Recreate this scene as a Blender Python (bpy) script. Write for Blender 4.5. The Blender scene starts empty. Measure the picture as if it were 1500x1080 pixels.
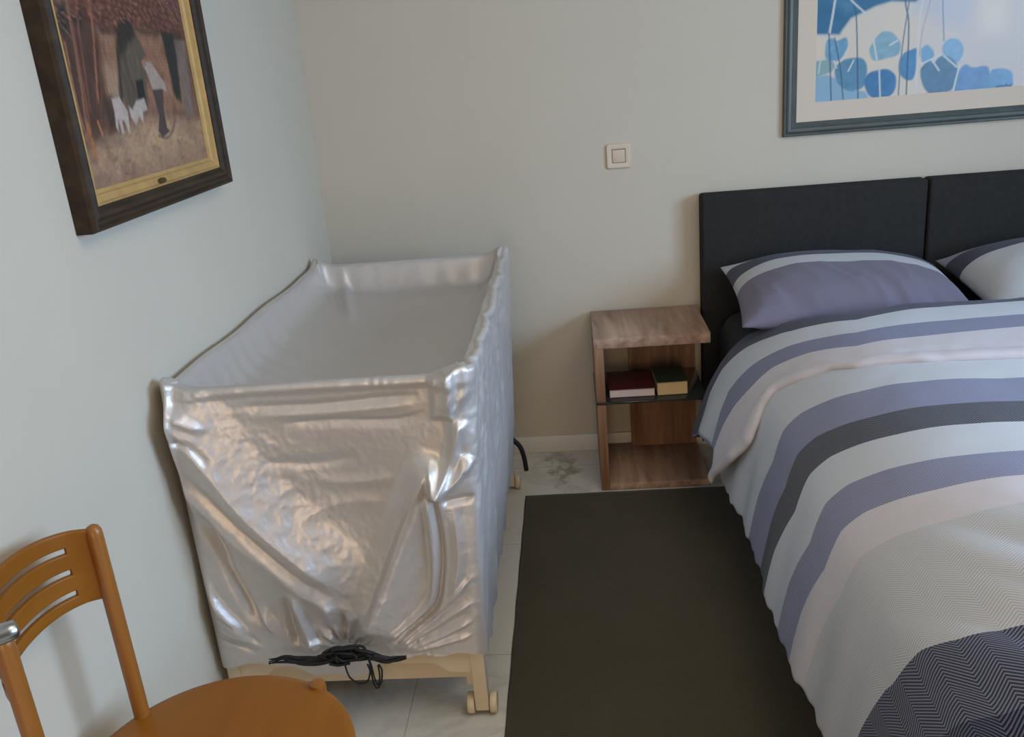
import bpy, bmesh, math, random
import numpy as np
from mathutils import Matrix, Vector, noise as mnoise
rng = random.Random(7)
C = bpy.context.scene.collection
S = bpy.context.scene

# ------------------------------------------------------------------ camera, world, lights, exposure
# world: left wall x=0, back wall y=0, floor z=0 (metres)
CAM = (0.9268, -3.3, 1.5034)
YAW, PITCH, ROLL, FPX = -0.08344, -0.33176, -0.08665, 1308.5
cy_, sy_ = math.cos(YAW), math.sin(YAW)
fw = Vector((sy_*math.cos(PITCH), cy_*math.cos(PITCH), math.sin(PITCH)))
r0 = Vector((cy_, -sy_, 0)); u0 = r0.cross(fw)
rt = math.cos(ROLL)*r0 + math.sin(ROLL)*u0
up = -math.sin(ROLL)*r0 + math.cos(ROLL)*u0
cam = bpy.data.objects.new('camera', bpy.data.cameras.new('camera')); C.objects.link(cam)
M = Matrix((rt, up, -fw)).transposed().to_4x4(); M.translation = Vector(CAM)
cam.matrix_world = M
cam.data.sensor_width = 36.0; cam.data.lens = FPX/1500*36.0; cam.data.clip_start = 0.02
S.camera = cam

w = bpy.data.worlds.new('world'); S.world = w; w.use_nodes = True
w.node_tree.nodes['Background'].inputs[0].default_value = (0.75, 0.85, 1.0, 1)
w.node_tree.nodes['Background'].inputs[1].default_value = 0.6

def area(name, loc, target, sx, sy, power, col):
    l = bpy.data.lights.new(name, 'AREA'); l.shape = 'RECTANGLE'; l.size = sx; l.size_y = sy
    l.energy = power; l.color = col
    o = bpy.data.objects.new(name, l); C.objects.link(o); o.location = loc
    o.rotation_euler = (Vector(target)-Vector(loc)).to_track_quat('-Z', 'Y').to_euler()
    return o
RX, FY, CZ = 3.48, -5.2, 2.55          # right wall, front wall, ceiling
WY0, WY1, WZ0, WZ1 = -3.30, -1.40, 0.85, 2.15   # window opening in the right wall
area('window_daylight', (RX+0.36, -2.35, 1.72), (1.3, -1.9, 0.75), 2.0, 1.4, 144, (0.47, 0.69, 1.0))
area('ceiling_fill', (1.8, -2.3, 2.46), (1.6, -2.0, 0), 1.2, 1.2, 15, (1.0, 0.82, 0.60))  # added warm fill from above, no lamp fitting modelled

area('warm_front_fill', (0.85, FY-0.40, 1.10), (0.85, 0, 0.95), 1.0, 1.9, 31, (1.0, 0.69, 0.40))  # added warm fill from behind the camera, for crib front and back wall
vs = S.view_settings
vs.view_transform = 'Standard'; vs.look = 'None'; vs.gamma = 1.0; vs.use_curve_mapping = False
vs.exposure = 0.0

# ------------------------------------------------------------------ helpers
def sub_surface_smooth(o, ang=None):
    for p in o.data.polygons: p.use_smooth = True
    if ang is not None:
        try: o.data.set_sharp_from_angle(angle=math.radians(ang))
        except Exception: pass

def link(name, me, mat=None, parent=None, smooth=None):
    o = bpy.data.objects.new(name, me); C.objects.link(o)
    if mat is not None:
        for m in (mat if isinstance(mat, (list, tuple)) else [mat]): me.materials.append(m)
    if parent is not None: o.parent = parent
    if smooth is not None: sub_surface_smooth(o, smooth if smooth < 180 else None)
    return o

def tag(o, label=None, cat=None, group=None, kind=None):
    if label: o['label'] = label
    if cat: o['category'] = cat
    if group: o['group'] = group
    if kind: o['kind'] = kind
    return o

def thing(name, loc, label, cat, rz=0, group=None):
    o = bpy.data.objects.new(name, None); C.objects.link(o)
    o.location = loc; o.rotation_euler = (0, 0, rz); o.empty_display_size = 0.1
    return tag(o, label, cat, group)

def bm_obj(name, bm, mat, parent=None, smooth=None):
    bmesh.ops.recalc_face_normals(bm, faces=bm.faces)
    me = bpy.data.meshes.new(name); bm.to_mesh(me); bm.free()
    return link(name, me, mat, parent, smooth)

def add_box(bm, x0, x1, y0, y1, z0, z1, bev=0.0, seg=2):
    r = bmesh.ops.create_cube(bm, size=1.0)
    vs_ = r['verts']
    for v in vs_:
        v.co = Vector(((x0+x1)/2+v.co.x*(x1-x0), (y0+y1)/2+v.co.y*(y1-y0), (z0+z1)/2+v.co.z*(z1-z0)))
    if bev > 0:
        es = list({e for v in vs_ for e in v.link_edges})
        bmesh.ops.bevel(bm, geom=es, offset=bev, segments=seg, affect='EDGES', profile=0.5)

def box(name, x0, x1, y0, y1, z0, z1, mat, parent=None, bev=0.0, seg=2, smooth=None):
    bm = bmesh.new(); add_box(bm, x0, x1, y0, y1, z0, z1, bev, seg)
    return bm_obj(name, bm, mat, parent, smooth if smooth is not None else (40 if bev > 0 else None))

def add_tube(bm, pts, rad, n=12, caps=True):
    pts = [Vector(p) for p in pts]
    rads = rad if isinstance(rad, (list, tuple)) else [rad]*len(pts)
    T = []
    for i in range(len(pts)):
        a = pts[max(i-1, 0)]; b = pts[min(i+1, len(pts)-1)]
        T.append((b-a).normalized())
    ref = Vector((0, 0, 1)) if abs(T[0].z) < 0.9 else Vector((1, 0, 0))
    nrm = (ref - T[0]*ref.dot(T[0])).normalized()
    rings = []
    for i, p in enumerate(pts):
        nrm = (nrm - T[i]*nrm.dot(T[i])).normalized(); bn = T[i].cross(nrm)
        rings.append([bm.verts.new(p + (nrm*math.cos(2*math.pi*k/n) + bn*math.sin(2*math.pi*k/n))*rads[i]) for k in range(n)])
    for a, b in zip(rings[:-1], rings[1:]):
        for k in range(n): bm.faces.new((a[k], a[(k+1) % n], b[(k+1) % n], b[k]))
    if caps:
        bm.faces.new(rings[0][::-1]); bm.faces.new(rings[-1])

def tube(name, pts, rad, mat, parent=None, n=12):
    bm = bmesh.new(); add_tube(bm, pts, rad, n)
    return bm_obj(name, bm, mat, parent, 50)

def add_lathe(bm, prof, c=(0, 0, 0), n=32, axis='Z'):
    # prof: list of (radius, height)
    rings = []
    for r, h in prof:
        ring = []
        for k in range(n):
            a = 2*math.pi*k/n; x, y = r*math.cos(a), r*math.sin(a)
            v = {'Z': (x, y, h), 'Y': (x, h, y), 'X': (h, x, y)}[axis]
            ring.append(bm.verts.new((c[0]+v[0], c[1]+v[1], c[2]+v[2])))
        rings.append(ring)
    for a, b in zip(rings[:-1], rings[1:]):
        for k in range(n): bm.faces.new((a[k], a[(k+1) % n], b[(k+1) % n], b[k]))
    bm.faces.new(rings[0][::-1]); bm.faces.new(rings[-1])

def catmull(pts, n=8):
    P = [Vector(p) for p in pts]; out = []
    P = [P[0]*2-P[1]] + P + [P[-1]*2-P[-2]]
    for i in range(1, len(P)-2):
        for k in range(n):
            t = k/n
            out.append(0.5*((2*P[i]) + (P[i+1]-P[i-1])*t + (2*P[i-1]-5*P[i]+4*P[i+1]-P[i+2])*t*t + (3*P[i]-P[i-1]-3*P[i+1]+P[i+2])*t**3))
    out.append(P[-2]); return out

def grid_mesh(name, V, uv=None, wrap=False, flip=False):
    # V: (rows, cols, 3) array
    R_, K_ = V.shape[:2]
    idx = np.arange(R_*K_).reshape(R_, K_)
    a, b, c, d = idx[:-1, :-1], idx[:-1, 1:], idx[1:, 1:], idx[1:, :-1]
    F = np.stack([a, b, c, d], -1).reshape(-1, 4)
    if wrap:
        F2 = np.stack([idx[:-1, -1], idx[:-1, 0], idx[1:, 0], idx[1:, -1]], -1)
        F = np.concatenate([F, F2])
    if flip: F = F[:, ::-1]
    me = bpy.data.meshes.new(name)
    me.from_pydata(V.reshape(-1, 3).tolist(), [], F.tolist())
    if uv is not None:
        lay = me.uv_layers.new(name='uv')
        li = np.empty(len(me.loops), dtype=np.int32); me.loops.foreach_get('vertex_index', li)
        lay.data.foreach_set('uv', uv.reshape(-1, 2)[li].astype(np.float32).ravel())
    me.update()
    return me

# ------------------------------------------------------------------ materials
def nm(name):
    m = bpy.data.materials.new(name); m.use_nodes = True
    nt = m.node_tree; b = nt.nodes['Principled BSDF']
    return m, nt, b
def N(nt, t, **kw):
    n = nt.nodes.new(t)
    for k, v in kw.items():
        if k.startswith('i_'):
            key = k[2:]; n.inputs[int(key) if key.isdigit() else key].default_value = v
        else: setattr(n, k, v)
    return n
def sRGB(r, g, b):
    f = lambda c: (c/255/12.92) if c/255 <= 0.04045 else ((c/255+0.055)/1.055)**2.4
    return (f(r), f(g), f(b), 1)
def simple(name, col, rough=0.5, metal=0.0, bump=0.0, bscale=200.0, var=0.0, vscale=8.0, spec=0.5, detail=3.0):
    m, nt, b = nm(name)
    b.inputs['Roughness'].default_value = rough; b.inputs['Metallic'].default_value = metal
    b.inputs['Specular IOR Level'].default_value = spec
    b.inputs['Base Color'].default_value = col
    tc = N(nt, 'ShaderNodeTexCoord')
    if var > 0:
        no = N(nt, 'ShaderNodeTexNoise', i_Scale=vscale, i_Detail=4.0)
        nt.links.new(tc.outputs['Object'], no.inputs['Vector'])
        rp = N(nt, 'ShaderNodeValToRGB')
        rp.color_ramp.elements[0].position = 0.3; rp.color_ramp.elements[1].position = 0.7
        rp.color_ramp.elements[0].color = tuple(c*(1-var) for c in col[:3])+(1,)
        rp.color_ramp.elements[1].color = tuple(min(1, c*(1+var)) for c in col[:3])+(1,)
        nt.links.new(no.outputs['Fac'], rp.inputs['Fac']); nt.links.new(rp.outputs['Color'], b.inputs['Base Color'])
    if bump > 0:
        n2 = N(nt, 'ShaderNodeTexNoise', i_Scale=bscale, i_Detail=detail)
        nt.links.new(tc.outputs['Object'], n2.inputs['Vector'])
        bp = N(nt, 'ShaderNodeBump', i_Strength=bump, i_Distance=0.002)
        nt.links.new(n2.outputs['Fac'], bp.inputs['Height']); nt.links.new(bp.outputs['Normal'], b.inputs['Normal'])
    return m

def wood(name, c0, c1, c2, grain=(40, 3, 40), rough=0.45, ringscale=1.0, spec=0.4):
    m, nt, b = nm(name)
    tc = N(nt, 'ShaderNodeTexCoord'); mp = N(nt, 'ShaderNodeMapping'); mp.inputs['Scale'].default_value = grain
    nt.links.new(tc.outputs['Object'], mp.inputs['Vector'])
    n1 = N(nt, 'ShaderNodeTexNoise', i_Scale=1.0*ringscale, i_Detail=6.0, i_Roughness=0.6, i_Distortion=0.4)
    nt.links.new(mp.outputs['Vector'], n1.inputs['Vector'])
    rp = N(nt, 'ShaderNodeValToRGB'); e = rp.color_ramp.elements
    e[0].position = 0.28; e[0].color = c0; e[1].position = 0.72; e[1].color = c2
    k = e.new(0.5); k.color = c1
    nt.links.new(n1.outputs['Fac'], rp.inputs['Fac']); nt.links.new(rp.outputs['Color'], b.inputs['Base Color'])
    b.inputs['Roughness'].default_value = rough; b.inputs['Specular IOR Level'].default_value = spec
    bp = N(nt, 'ShaderNodeBump', i_Strength=0.12, i_Distance=0.001)
    nt.links.new(n1.outputs['Fac'], bp.inputs['Height']); nt.links.new(bp.outputs['Normal'], b.inputs['Normal'])
    return m

M_wall = simple('wall_paint', sRGB(197, 190, 174), 0.85, bump=0.15, bscale=350, var=0.015, vscale=3, spec=0.2)
M_ceil = simple('ceiling_paint', (0.75, 0.75, 0.73, 1), 0.9)
M_front = wood('panelled_wood', sRGB(128, 92, 60), sRGB(150, 110, 74), sRGB(168, 128, 90), (6, 6, 0.6), 0.55)
M_trim = simple('white_trim', (0.66, 0.65, 0.62, 1), 0.45)
M_glass = nm('window_glass')[0]
M_glass.node_tree.nodes['Principled BSDF'].inputs['Transmission Weight'].default_value = 1.0
M_glass.node_tree.nodes['Principled BSDF'].inputs['Roughness'].default_value = 0.0
M_glass.node_tree.nodes['Principled BSDF'].inputs['IOR'].default_value = 1.1

def tile_material():
    m, nt, b = nm('marble_tiles')
    tc = N(nt, 'ShaderNodeTexCoord'); L = nt.links.new
    sep = N(nt, 'ShaderNodeSeparateXYZ'); L(tc.outputs['Object'], sep.inputs[0])
    def mth(op, a, bb=None, c=None):
        n = N(nt, 'ShaderNodeMath', operation=op)
        for i, v in enumerate((a, bb, c)):
            if v is None: continue
            if isinstance(v, (int, float)): n.inputs[i].default_value = v
            else: L(v, n.inputs[i])
        return n.outputs[0]
    def joint(coord, off, size, wid):
        f = mth('FRACT', mth('DIVIDE', mth('ADD', coord, off), size))
        d = mth('MINIMUM', f, mth('SUBTRACT', 1.0, f))
        return mth('LESS_THAN', d, wid/size)
    jx = joint(sep.outputs['X'], -0.45+6.0, 0.60, 0.0013); jy = joint(sep.outputs['Y'], 0.470+6.0, 0.575, 0.0013)
    j = mth('MAXIMUM', jx, jy)
    # veins: distorted thin ridges
    n1 = N(nt, 'ShaderNodeTexNoise', i_Scale=1.6, i_Detail=8.0, i_Roughness=0.62, i_Distortion=1.0)
    L(tc.outputs['Object'], n1.inputs['Vector'])
    v1 = mth('SUBTRACT', 1.0, mth('MULTIPLY', mth('ABSOLUTE', mth('SUBTRACT', n1.outputs['Fac'], 0.5)), 26.0))
    v1 = mth('MAXIMUM', v1, 0.0)
    n2 = N(nt, 'ShaderNodeTexNoise', i_Scale=4.0, i_Detail=4.0); L(tc.outputs['Object'], n2.inputs['Vector'])
    v1 = mth('MULTIPLY', v1, mth('MULTIPLY', n2.outputs['Fac'], 0.4))
    # the broad grey vein between crib and nightstand
    n3 = N(nt, 'ShaderNodeTexNoise', i_Scale=9.0, i_Detail=6.0, i_Roughness=0.7); L(tc.outputs['Object'], n3.inputs['Vector'])
    dx = mth('ADD', mth('SUBTRACT', sep.outputs['X'], 0.83), mth('MULTIPLY', mth('SUBTRACT', n3.outputs['Fac'], 0.5), 0.42))
    dx = mth('ADD', dx, mth('MULTIPLY', mth('ADD', sep.outputs['Y'], 0.2), 0.12))
    g = mth('POWER', 2.718, mth('MULTIPLY', mth('MULTIPLY', dx, dx), -1100.0))
    gy = mth('ADD', sep.outputs['Y'], 0.17)
    g = mth('MULTIPLY', g, mth('POWER', 2.718, mth('MULTIPLY', mth('MULTIPLY', gy, gy), -45.0)))
    v = mth('MINIMUM', mth('ADD', v1, mth('MULTIPLY', g, 0.85)), 1.0)
    mx = N(nt, 'ShaderNodeMix', data_type='RGBA'); L(v, mx.inputs[0])
    mx.inputs[6].default_value = sRGB(205, 203, 194); mx.inputs[7].default_value = sRGB(120, 120, 112)
    mx2 = N(nt, 'ShaderNodeMix', data_type='RGBA'); L(j, mx2.inputs[0]); L(mx.outputs[2], mx2.inputs[6])
    mx2.inputs[7].default_value = sRGB(158, 156, 148)
    L(mx2.outputs[2], b.inputs['Base Color'])
    b.inputs['Roughness'].default_value = 0.28
    return m
M_floor = tile_material()

# ------------------------------------------------------------------ the room
def struct(o): o['kind'] = 'structure'; return o
T_ = 0.12
struct(box('floor', -T_, RX+T_, FY-T_, T_, -0.1, 0, M_floor))
struct(box('ceiling', -T_, RX+T_, FY-T_, T_, CZ, CZ+0.1, M_ceil))
struct(box('wall_left', -T_, 0, FY, 0, 0, CZ, M_wall))
struct(box('wall_back', -T_, RX+T_, 0, T_, 0, CZ, M_wall))
bm = bmesh.new()      # unseen opening behind the camera, added to let the warm fill light in
add_box(bm, -T_, 0.40, FY-T_, FY, 0, CZ); add_box(bm, 1.30, RX+T_, FY-T_, FY, 0, CZ); add_box(bm, 0.40, 1.30, FY-T_, FY, 2.05, CZ)
struct(bm_obj('wall_front', bm, M_front))
bm = bmesh.new()
add_box(bm, RX, RX+T_, FY, WY0, 0, CZ); add_box(bm, RX, RX+T_, WY1, 0, 0, CZ)
add_box(bm, RX, RX+T_, WY0, WY1, 0, WZ0); add_box(bm, RX, RX+T_, WY0, WY1, WZ1, CZ)
struct(bm_obj('wall_right', bm, M_wall))
bm = bmesh.new()
fr = 0.05
for a in ((WY0, WY0+fr, WZ0, WZ1), (WY1-fr, WY1, WZ0, WZ1), (WY0+fr, WY1-fr, WZ0, WZ0+fr), (WY0+fr, WY1-fr, WZ1-fr, WZ1),
          ((WY0+WY1)/2-0.03, (WY0+WY1)/2+0.03, WZ0+fr, WZ1-fr)):
    add_box(bm, RX+0.03, RX+0.09, *a)
struct(bm_obj('window_1', bm, M_trim))
struct(box('baseboard_back', 0.012, RX, -0.012, 0, 0, 0.070, M_trim, bev=0.003))
struct(box('baseboard_left', 0, 0.012, FY, 0, 0, 0.070, M_trim, bev=0.003))
struct(box('baseboard_right', RX-0.012, RX, FY, -0.012, 0, 0.070, M_trim, bev=0.003))

# ------------------------------------------------------------------ rug
def make_rug():
    nx, ny = 90, 150
    X = np.linspace(0.692, 1.89, nx); Y = np.linspace(-0.386, -3.05, ny)
    V = np.zeros((ny, nx, 3)); V[..., 0] = X[None]; V[..., 1] = Y[:, None]
    e = np.minimum.reduce([np.broadcast_to((X-X[0])[None], (ny, nx)), np.broadcast_to((X[-1]-X)[None], (ny, nx)),
                           np.broadcast_to((Y[0]-Y)[:, None], (ny, nx)), np.broadcast_to((Y-Y[-1])[:, None], (ny, nx))])
    V[..., 2] = 0.0105*np.clip(e/0.012, 0.12, 1)**0.5 + 0.0008*np.sin(V[..., 0]*37)*np.sin(V[..., 1]*23)
    V[..., 0] += np.where(e < 1e-6, 0.0006*np.sin(V[..., 1]*31), 0)
    me = grid_mesh('rug', V, flip=True)
    m, nt, b = nm('dark_pile')
    tc = N(nt, 'ShaderNodeTexCoord'); L = nt.links.new
    n1 = N(nt, 'ShaderNodeTexNoise', i_Scale=260.0, i_Detail=3.0); n2 = N(nt, 'ShaderNodeTexNoise', i_Scale=5.0, i_Detail=4.0)
    L(tc.outputs['Object'], n1.inputs['Vector']); L(tc.outputs['Object'], n2.inputs['Vector'])
    mx = N(nt, 'ShaderNodeMix', data_type='RGBA'); L(n2.outputs['Fac'], mx.inputs[0])
    mx.inputs[6].default_value = sRGB(74, 69, 52); mx.inputs[7].default_value = sRGB(90, 82, 65)
    m2 = N(nt, 'ShaderNodeMix', data_type='RGBA', blend_type='MULTIPLY'); m2.inputs[0].default_value = 0.55
    L(mx.outputs[2], m2.inputs[6]); L(n1.outputs['Color'], m2.inputs[7])
    L(m2.outputs[2], b.inputs['Base Color'])
    bp = N(nt, 'ShaderNodeBump', i_Strength=0.7, i_Distance=0.004); L(n1.outputs['Fac'], bp.inputs['Height'])
    L(bp.outputs['Normal'], b.inputs['Normal'])
    b.inputs['Roughness'].default_value = 1.0; b.inputs['Specular IOR Level'].default_value = 0.1
    b.inputs['Sheen Weight'].default_value = 0.15
    o = link('rug', me, m, None, 180)
    sol = o.modifiers.new('s', 'SOLIDIFY'); sol.thickness = 0.001
    tag(o, 'plain dark brown rug on the tiles between crib and bed', 'rug')
make_rug()

# ------------------------------------------------------------------ framed pictures
def frame_loop(name, rect, prof, mat, parent, axis):
    # rect (a0,a1,b0,b1) outer edge; prof list of (inset, height); axis 'X' -> plane y,z on left wall, 'Y' -> plane x,z on back wall
    a0, a1, b0, b1 = rect
    bm = bmesh.new(); rings = []
    for ins, h in prof:
        cs = [(a0+ins, b0+ins), (a1-ins, b0+ins), (a1-ins, b1-ins), (a0+ins, b1-ins)]
        rings.append([bm.verts.new((h, a, b) if axis == 'X' else (a, -h, b)) for a, b in cs])
    rings.append(rings[0])
    for r, q in zip(rings[:-1], rings[1:]):
        for k in range(4): bm.faces.new((r[k], r[(k+1) % 4], q[(k+1) % 4], q[k]))
    return bm_obj(name, bm, mat, parent)

def in_poly(A, B, poly, soft):
    # soft-edged polygon mask on arrays A,B
    P = np.array(poly); inside = np.zeros(A.shape, bool); dmin = np.full(A.shape, 9.0)
    n = len(P)
    for i in range(n):
        x1, y1 = P[i]; x2, y2 = P[(i+1) % n]
        c = ((y1 > B) != (y2 > B)) & (A < (x2-x1)*(B-y1)/((y2-y1) if abs(y2-y1) > 1e-9 else 1e-9)+x1)
        inside ^= c
        dx, dy = x2-x1, y2-y1; L2 = dx*dx+dy*dy+1e-12
        t = np.clip(((A-x1)*dx+(B-y1)*dy)/L2, 0, 1)
        dmin = np.minimum(dmin, np.hypot(A-x1-t*dx, B-y1-t*dy))
    sd = np.where(inside, dmin, -dmin)
    return np.clip(sd/soft+0.5, 0, 1)
def line_mask(A, B, pts, wid, soft):
    dmin = np.full(A.shape, 9.0)
    P = [(p.x, p.y) for p in catmull([(a, b, 0) for a, b in pts], 6)]
    for (x1, y1), (x2, y2) in zip(P[:-1], P[1:]):
        dx, dy = x2-x1, y2-y1; L2 = dx*dx+dy*dy+1e-12
        t = np.clip(((A-x1)*dx+(B-y1)*dy)/L2, 0, 1)
        dmin = np.minimum(dmin, np.hypot(A-x1-t*dx, B-y1-t*dy))
    return np.clip((wid-dmin)/soft+0.5, 0, 1)
def vnoise(A, B, s, seed=0, oct=3):
    out = np.zeros(A.shape); amp = 1; tot = 0
    for o in range(oct):
        f = s*2**o; X, Y = A*f+seed*17.3+o*5.1, B*f+seed*9.7+o*3.3
        xi, yi = np.floor(X).astype(int), np.floor(Y).astype(int); fx, fy = X-xi, Y-yi
        fx, fy = fx*fx*(3-2*fx), fy*fy*(3-2*fy)
        def h(i, j):
            n_ = (i*374761393 + j*668265263 + seed*974711) & 0x7fffffff
            n_ = ((n_ ^ (n_ >> 13))*1274126177) & 0x7fffffff
            return ((n_ ^ (n_ >> 16)) & 0xffff)/65535.0
        v = (h(xi, yi)*(1-fx)+h(xi+1, yi)*fx)*(1-fy)+(h(xi, yi+1)*(1-fx)+h(xi+1, yi+1)*fx)*fy
        out += amp*v; tot += amp; amp *= 0.5
    return out/tot
def col(r, g, b): return np.array(sRGB(r, g, b)[:3])
def art_mesh(name, a0, a1, b0, b1, na, nb, painter, axis, depth, rough, parent):
    Aa = np.linspace(a0, a1, na); Bb = np.linspace(b0, b1, nb)
    A, B = np.meshgrid(Aa, Bb)
    colr = painter(A, B)
    V = np.zeros((nb, na, 3))
    if axis == 'X': V[..., 0] = depth; V[..., 1] = A; V[..., 2] = B
    else: V[..., 0] = A; V[..., 1] = -depth; V[..., 2] = B
    me = grid_mesh(name, V, flip=False)
    at = me.color_attributes.new('art', 'FLOAT_COLOR', 'POINT')
    rgba = np.ones((na*nb, 4), np.float32); rgba[:, :3] = colr.reshape(-1, 3)
    at.data.foreach_set('color', rgba.ravel())
    m, nt, b = nm(name+'_art')
    ca = N(nt, 'ShaderNodeVertexColor', layer_name='art')
    nt.links.new(ca.outputs['Color'], b.inputs['Base Color'])
    b.inputs['Roughness'].default_value = rough; b.inputs['Specular IOR Level'].default_value = 0.3
    o = link(name, me, m, parent)
    return o

# --- rustic oil painting on the left wall
def paint_farm(A, B):
    I = np.ones(A.shape+(3,))*col(122, 92, 76)
    def over(mask, c): I[...] = I*(1-mask[..., None]) + np.asarray(c)*mask[..., None]
    n1, n2, n3 = vnoise(A, B, 40, 1), vnoise(A, B, 120, 2), vnoise(A, B, 14, 3)
    I[...] = col(96, 66, 54)*(1-n1[..., None]) + col(132, 100, 84)*n1[..., None]
    # brick walls
    br = ((np.sin(B*900)*0.5+0.5) > 0.25)*1.0
    for poly in ([(-1.466, 1.619), (-1.385, 1.626), (-1.427, 1.502), (-1.493, 1.505)],
                 [(-1.31, 1.64), (-1.135, 1.628), (-1.09, 1.625), (-1.12, 1.455), (-1.316, 1.465), (-1.276, 1.587)]):
        m = in_poly(A, B, poly, 0.012)
        over(m, (col(142, 98, 78)*(0.45+0.55*n2[..., None]) + col(176, 140, 112)*0.45*n1[..., None])*(0.8+0.2*br[..., None]))
    over(in_poly(A, B, [(-1.47, 1.55), (-1.40, 1.56), (-1.43, 1.47), (-1.48, 1.47)], 0.03)*0.6, col(176, 150, 124))
    over(in_poly(A, B, [(-1.391, 1.613), (-1.31, 1.634), (-1.276, 1.587), (-1.314, 1.47), (-1.397, 1.465), (-1.423, 1.502)], 0.008),
         col(96, 84, 72)*(0.55+0.75*vnoise(A*5, B, 30, 5)[..., None]))
    over(in_poly(A, B, [(-1.388, 1.640), (-1.304, 1.660), (-1.31, 1.615), (-1.345, 1.600), (-1.397, 1.575)], 0.012)*0.95, col(40, 40, 38))
    over(in_poly(A, B, [(-1.400, 1.61), (-1.385, 1.61), (-1.425, 1.48), (-1.437, 1.49)], 0.008)*0.9, col(44, 42, 36))
    over(in_poly(A, B, [(-1.172, 1.630), (-1.063, 1.626), (-1.111, 1.557), (-1.13, 1.473), (-1.165, 1.483), (-1.167, 1.557)], 0.010), col(40, 44, 42))
    over(in_poly(A, B, [(-1.106, 1.614), (-1.045, 1.615), (-1.076, 1.438), (-1.123, 1.441)], 0.012)*0.85, col(128, 112, 104)*(0.7+0.5*n2[..., None]))
    # roof of tiles
    tl = (np.sin(A*260+np.sin(B*200)*1.5)*0.5+0.5)*(np.sin(B*420+A*60)*0.5+0.5)
    roof = [(-1.64, 1.69), (-1.565, 1.69), (-1.546, 1.665), (-1.522, 1.639), (-1.453, 1.628), (-1.384, 1.632), (-1.343, 1.652), (-1.308, 1.642), (-1.247, 1.630), (-1.164, 1.632), (-1.02, 1.622), (-1.02, 1.90), (-1.64, 1.90)]
    rm = in_poly(A, B, roof, 0.010)
    over(rm, (col(92, 58, 50)*(0.6+0.7*n2[..., None]) + col(150, 92, 76)*(0.38*tl[..., None])) )
    over(in_poly(A, B, [(-1.16, 1.70), (-1.0, 1.64), (-1.0, 1.90), (-1.16, 1.90)], 0.06)*0.5, col(84, 68, 66))
    over(line_mask(A, B, [(-1.45, 1.624), (-1.385, 1.627), (-1.343, 1.648), (-1.308, 1.636), (-1.247, 1.625), (-1.164, 1.626), (-1.04, 1.617)], 0.006, 0.008)*0.75, col(52, 40, 36))
    over(in_poly(A, B, [(-1.64, 1.84), (-1.0, 1.83), (-1.0, 1.92), (-1.64, 1.92)], 0.01), col(150, 160, 165))
    # ground
    g = [(-1.66, 1.42), (-1.582, 1.436), (-1.457, 1.426), (-1.333, 1.450), (-1.174, 1.437), (-1.0, 1.425), (-1.0, 1.28), (-1.66, 1.28)]
    over(in_poly(A, B, g, 0.025), col(118, 92, 82)*(1-n3[..., None]) + col(186, 150, 116)*n3[..., None])
    gm = in_poly(A, B, [(-1.56, 1.40), (-1.40, 1.425), (-1.30, 1.44), (-1.15, 1.42), (-1.12, 1.38), (-1.35, 1.36), (-1.5, 1.37)], 0.06)
    over(gm*0.55*(0.5+n1), col(196, 164, 128))
    over(np.clip((n2-0.5)*5, 0, 1)*in_poly(A, B, g, 0.02)*0.35, col(120, 90, 86))
    over(np.clip((0.42-n1)*5, 0, 1)*in_poly(A, B, g, 0.02)*0.35, col(98, 72, 66))
    # trees on the left
    over(in_poly(A, B, [(-1.66, 1.66), (-1.50, 1.66), (-1.47, 1.60), (-1.50, 1.47), (-1.545, 1.42), (-1.66, 1.40)], 0.03)*0.75, col(62, 42, 36)*(0.6+0.8*vnoise(A*4, B, 20, 8)[..., None]))
    over(in_poly(A, B, [(-1.60, 1.665), (-1.57, 1.667), (-1.575, 1.62), (-1.60, 1.61)], 0.015), col(44, 44, 40))
    over(in_poly(A, B, [(-1.545, 1.655), (-1.515, 1.655), (-1.52, 1.63), (-1.55, 1.63)], 0.012)*0.9, col(48, 44, 42))
    for k, (pts, c) in enumerate((([(-1.555, 1.90), (-1.562, 1.675), (-1.567, 1.589), (-1.594, 1.43)], (152, 108, 88)), ([(-1.514, 1.75), (-1.545, 1.589), (-1.564, 1.479)], (118, 80, 66)),
                   ([(-1.470, 1.80), (-1.478, 1.669), (-1.488, 1.615), (-1.527, 1.492)], (164, 106, 82)), ([(-1.56, 1.634), (-1.567, 1.544), (-1.585, 1.41)], (134, 84, 64)),
                   ([(-1.468, 1.615), (-1.498, 1.527), (-1.536, 1.448)], (108, 74, 62)), ([(-1.60, 1.60), (-1.607, 1.50), (-1.60, 1.42)], (168, 116, 84)), ([(-1.585, 1.45), (-1.583, 1.39)], (178, 112, 74)), ([(-1.545, 1.455), (-1.538, 1.43)], (186, 120, 84)))):
        over(line_mask(A, B, pts, 0.0035 if k != 6 else 0.006, 0.004)*0.85, col(*c))
    over(in_poly(A, B, [(-1.50, 1.50), (-1.465, 1.50), (-1.46, 1.44), (-1.51, 1.43)], 0.02)*0.8, col(54, 40, 38))
    over(line_mask(A, B, [(-1.60, 1.63), (-1.565, 1.605)], 0.0015, 0.003)*0.7, col(150, 120, 108))
    # brush strokes
    pr = np.random.RandomState(3)
    a_ax, b_ax = A[0], B[:, 0]
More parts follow.
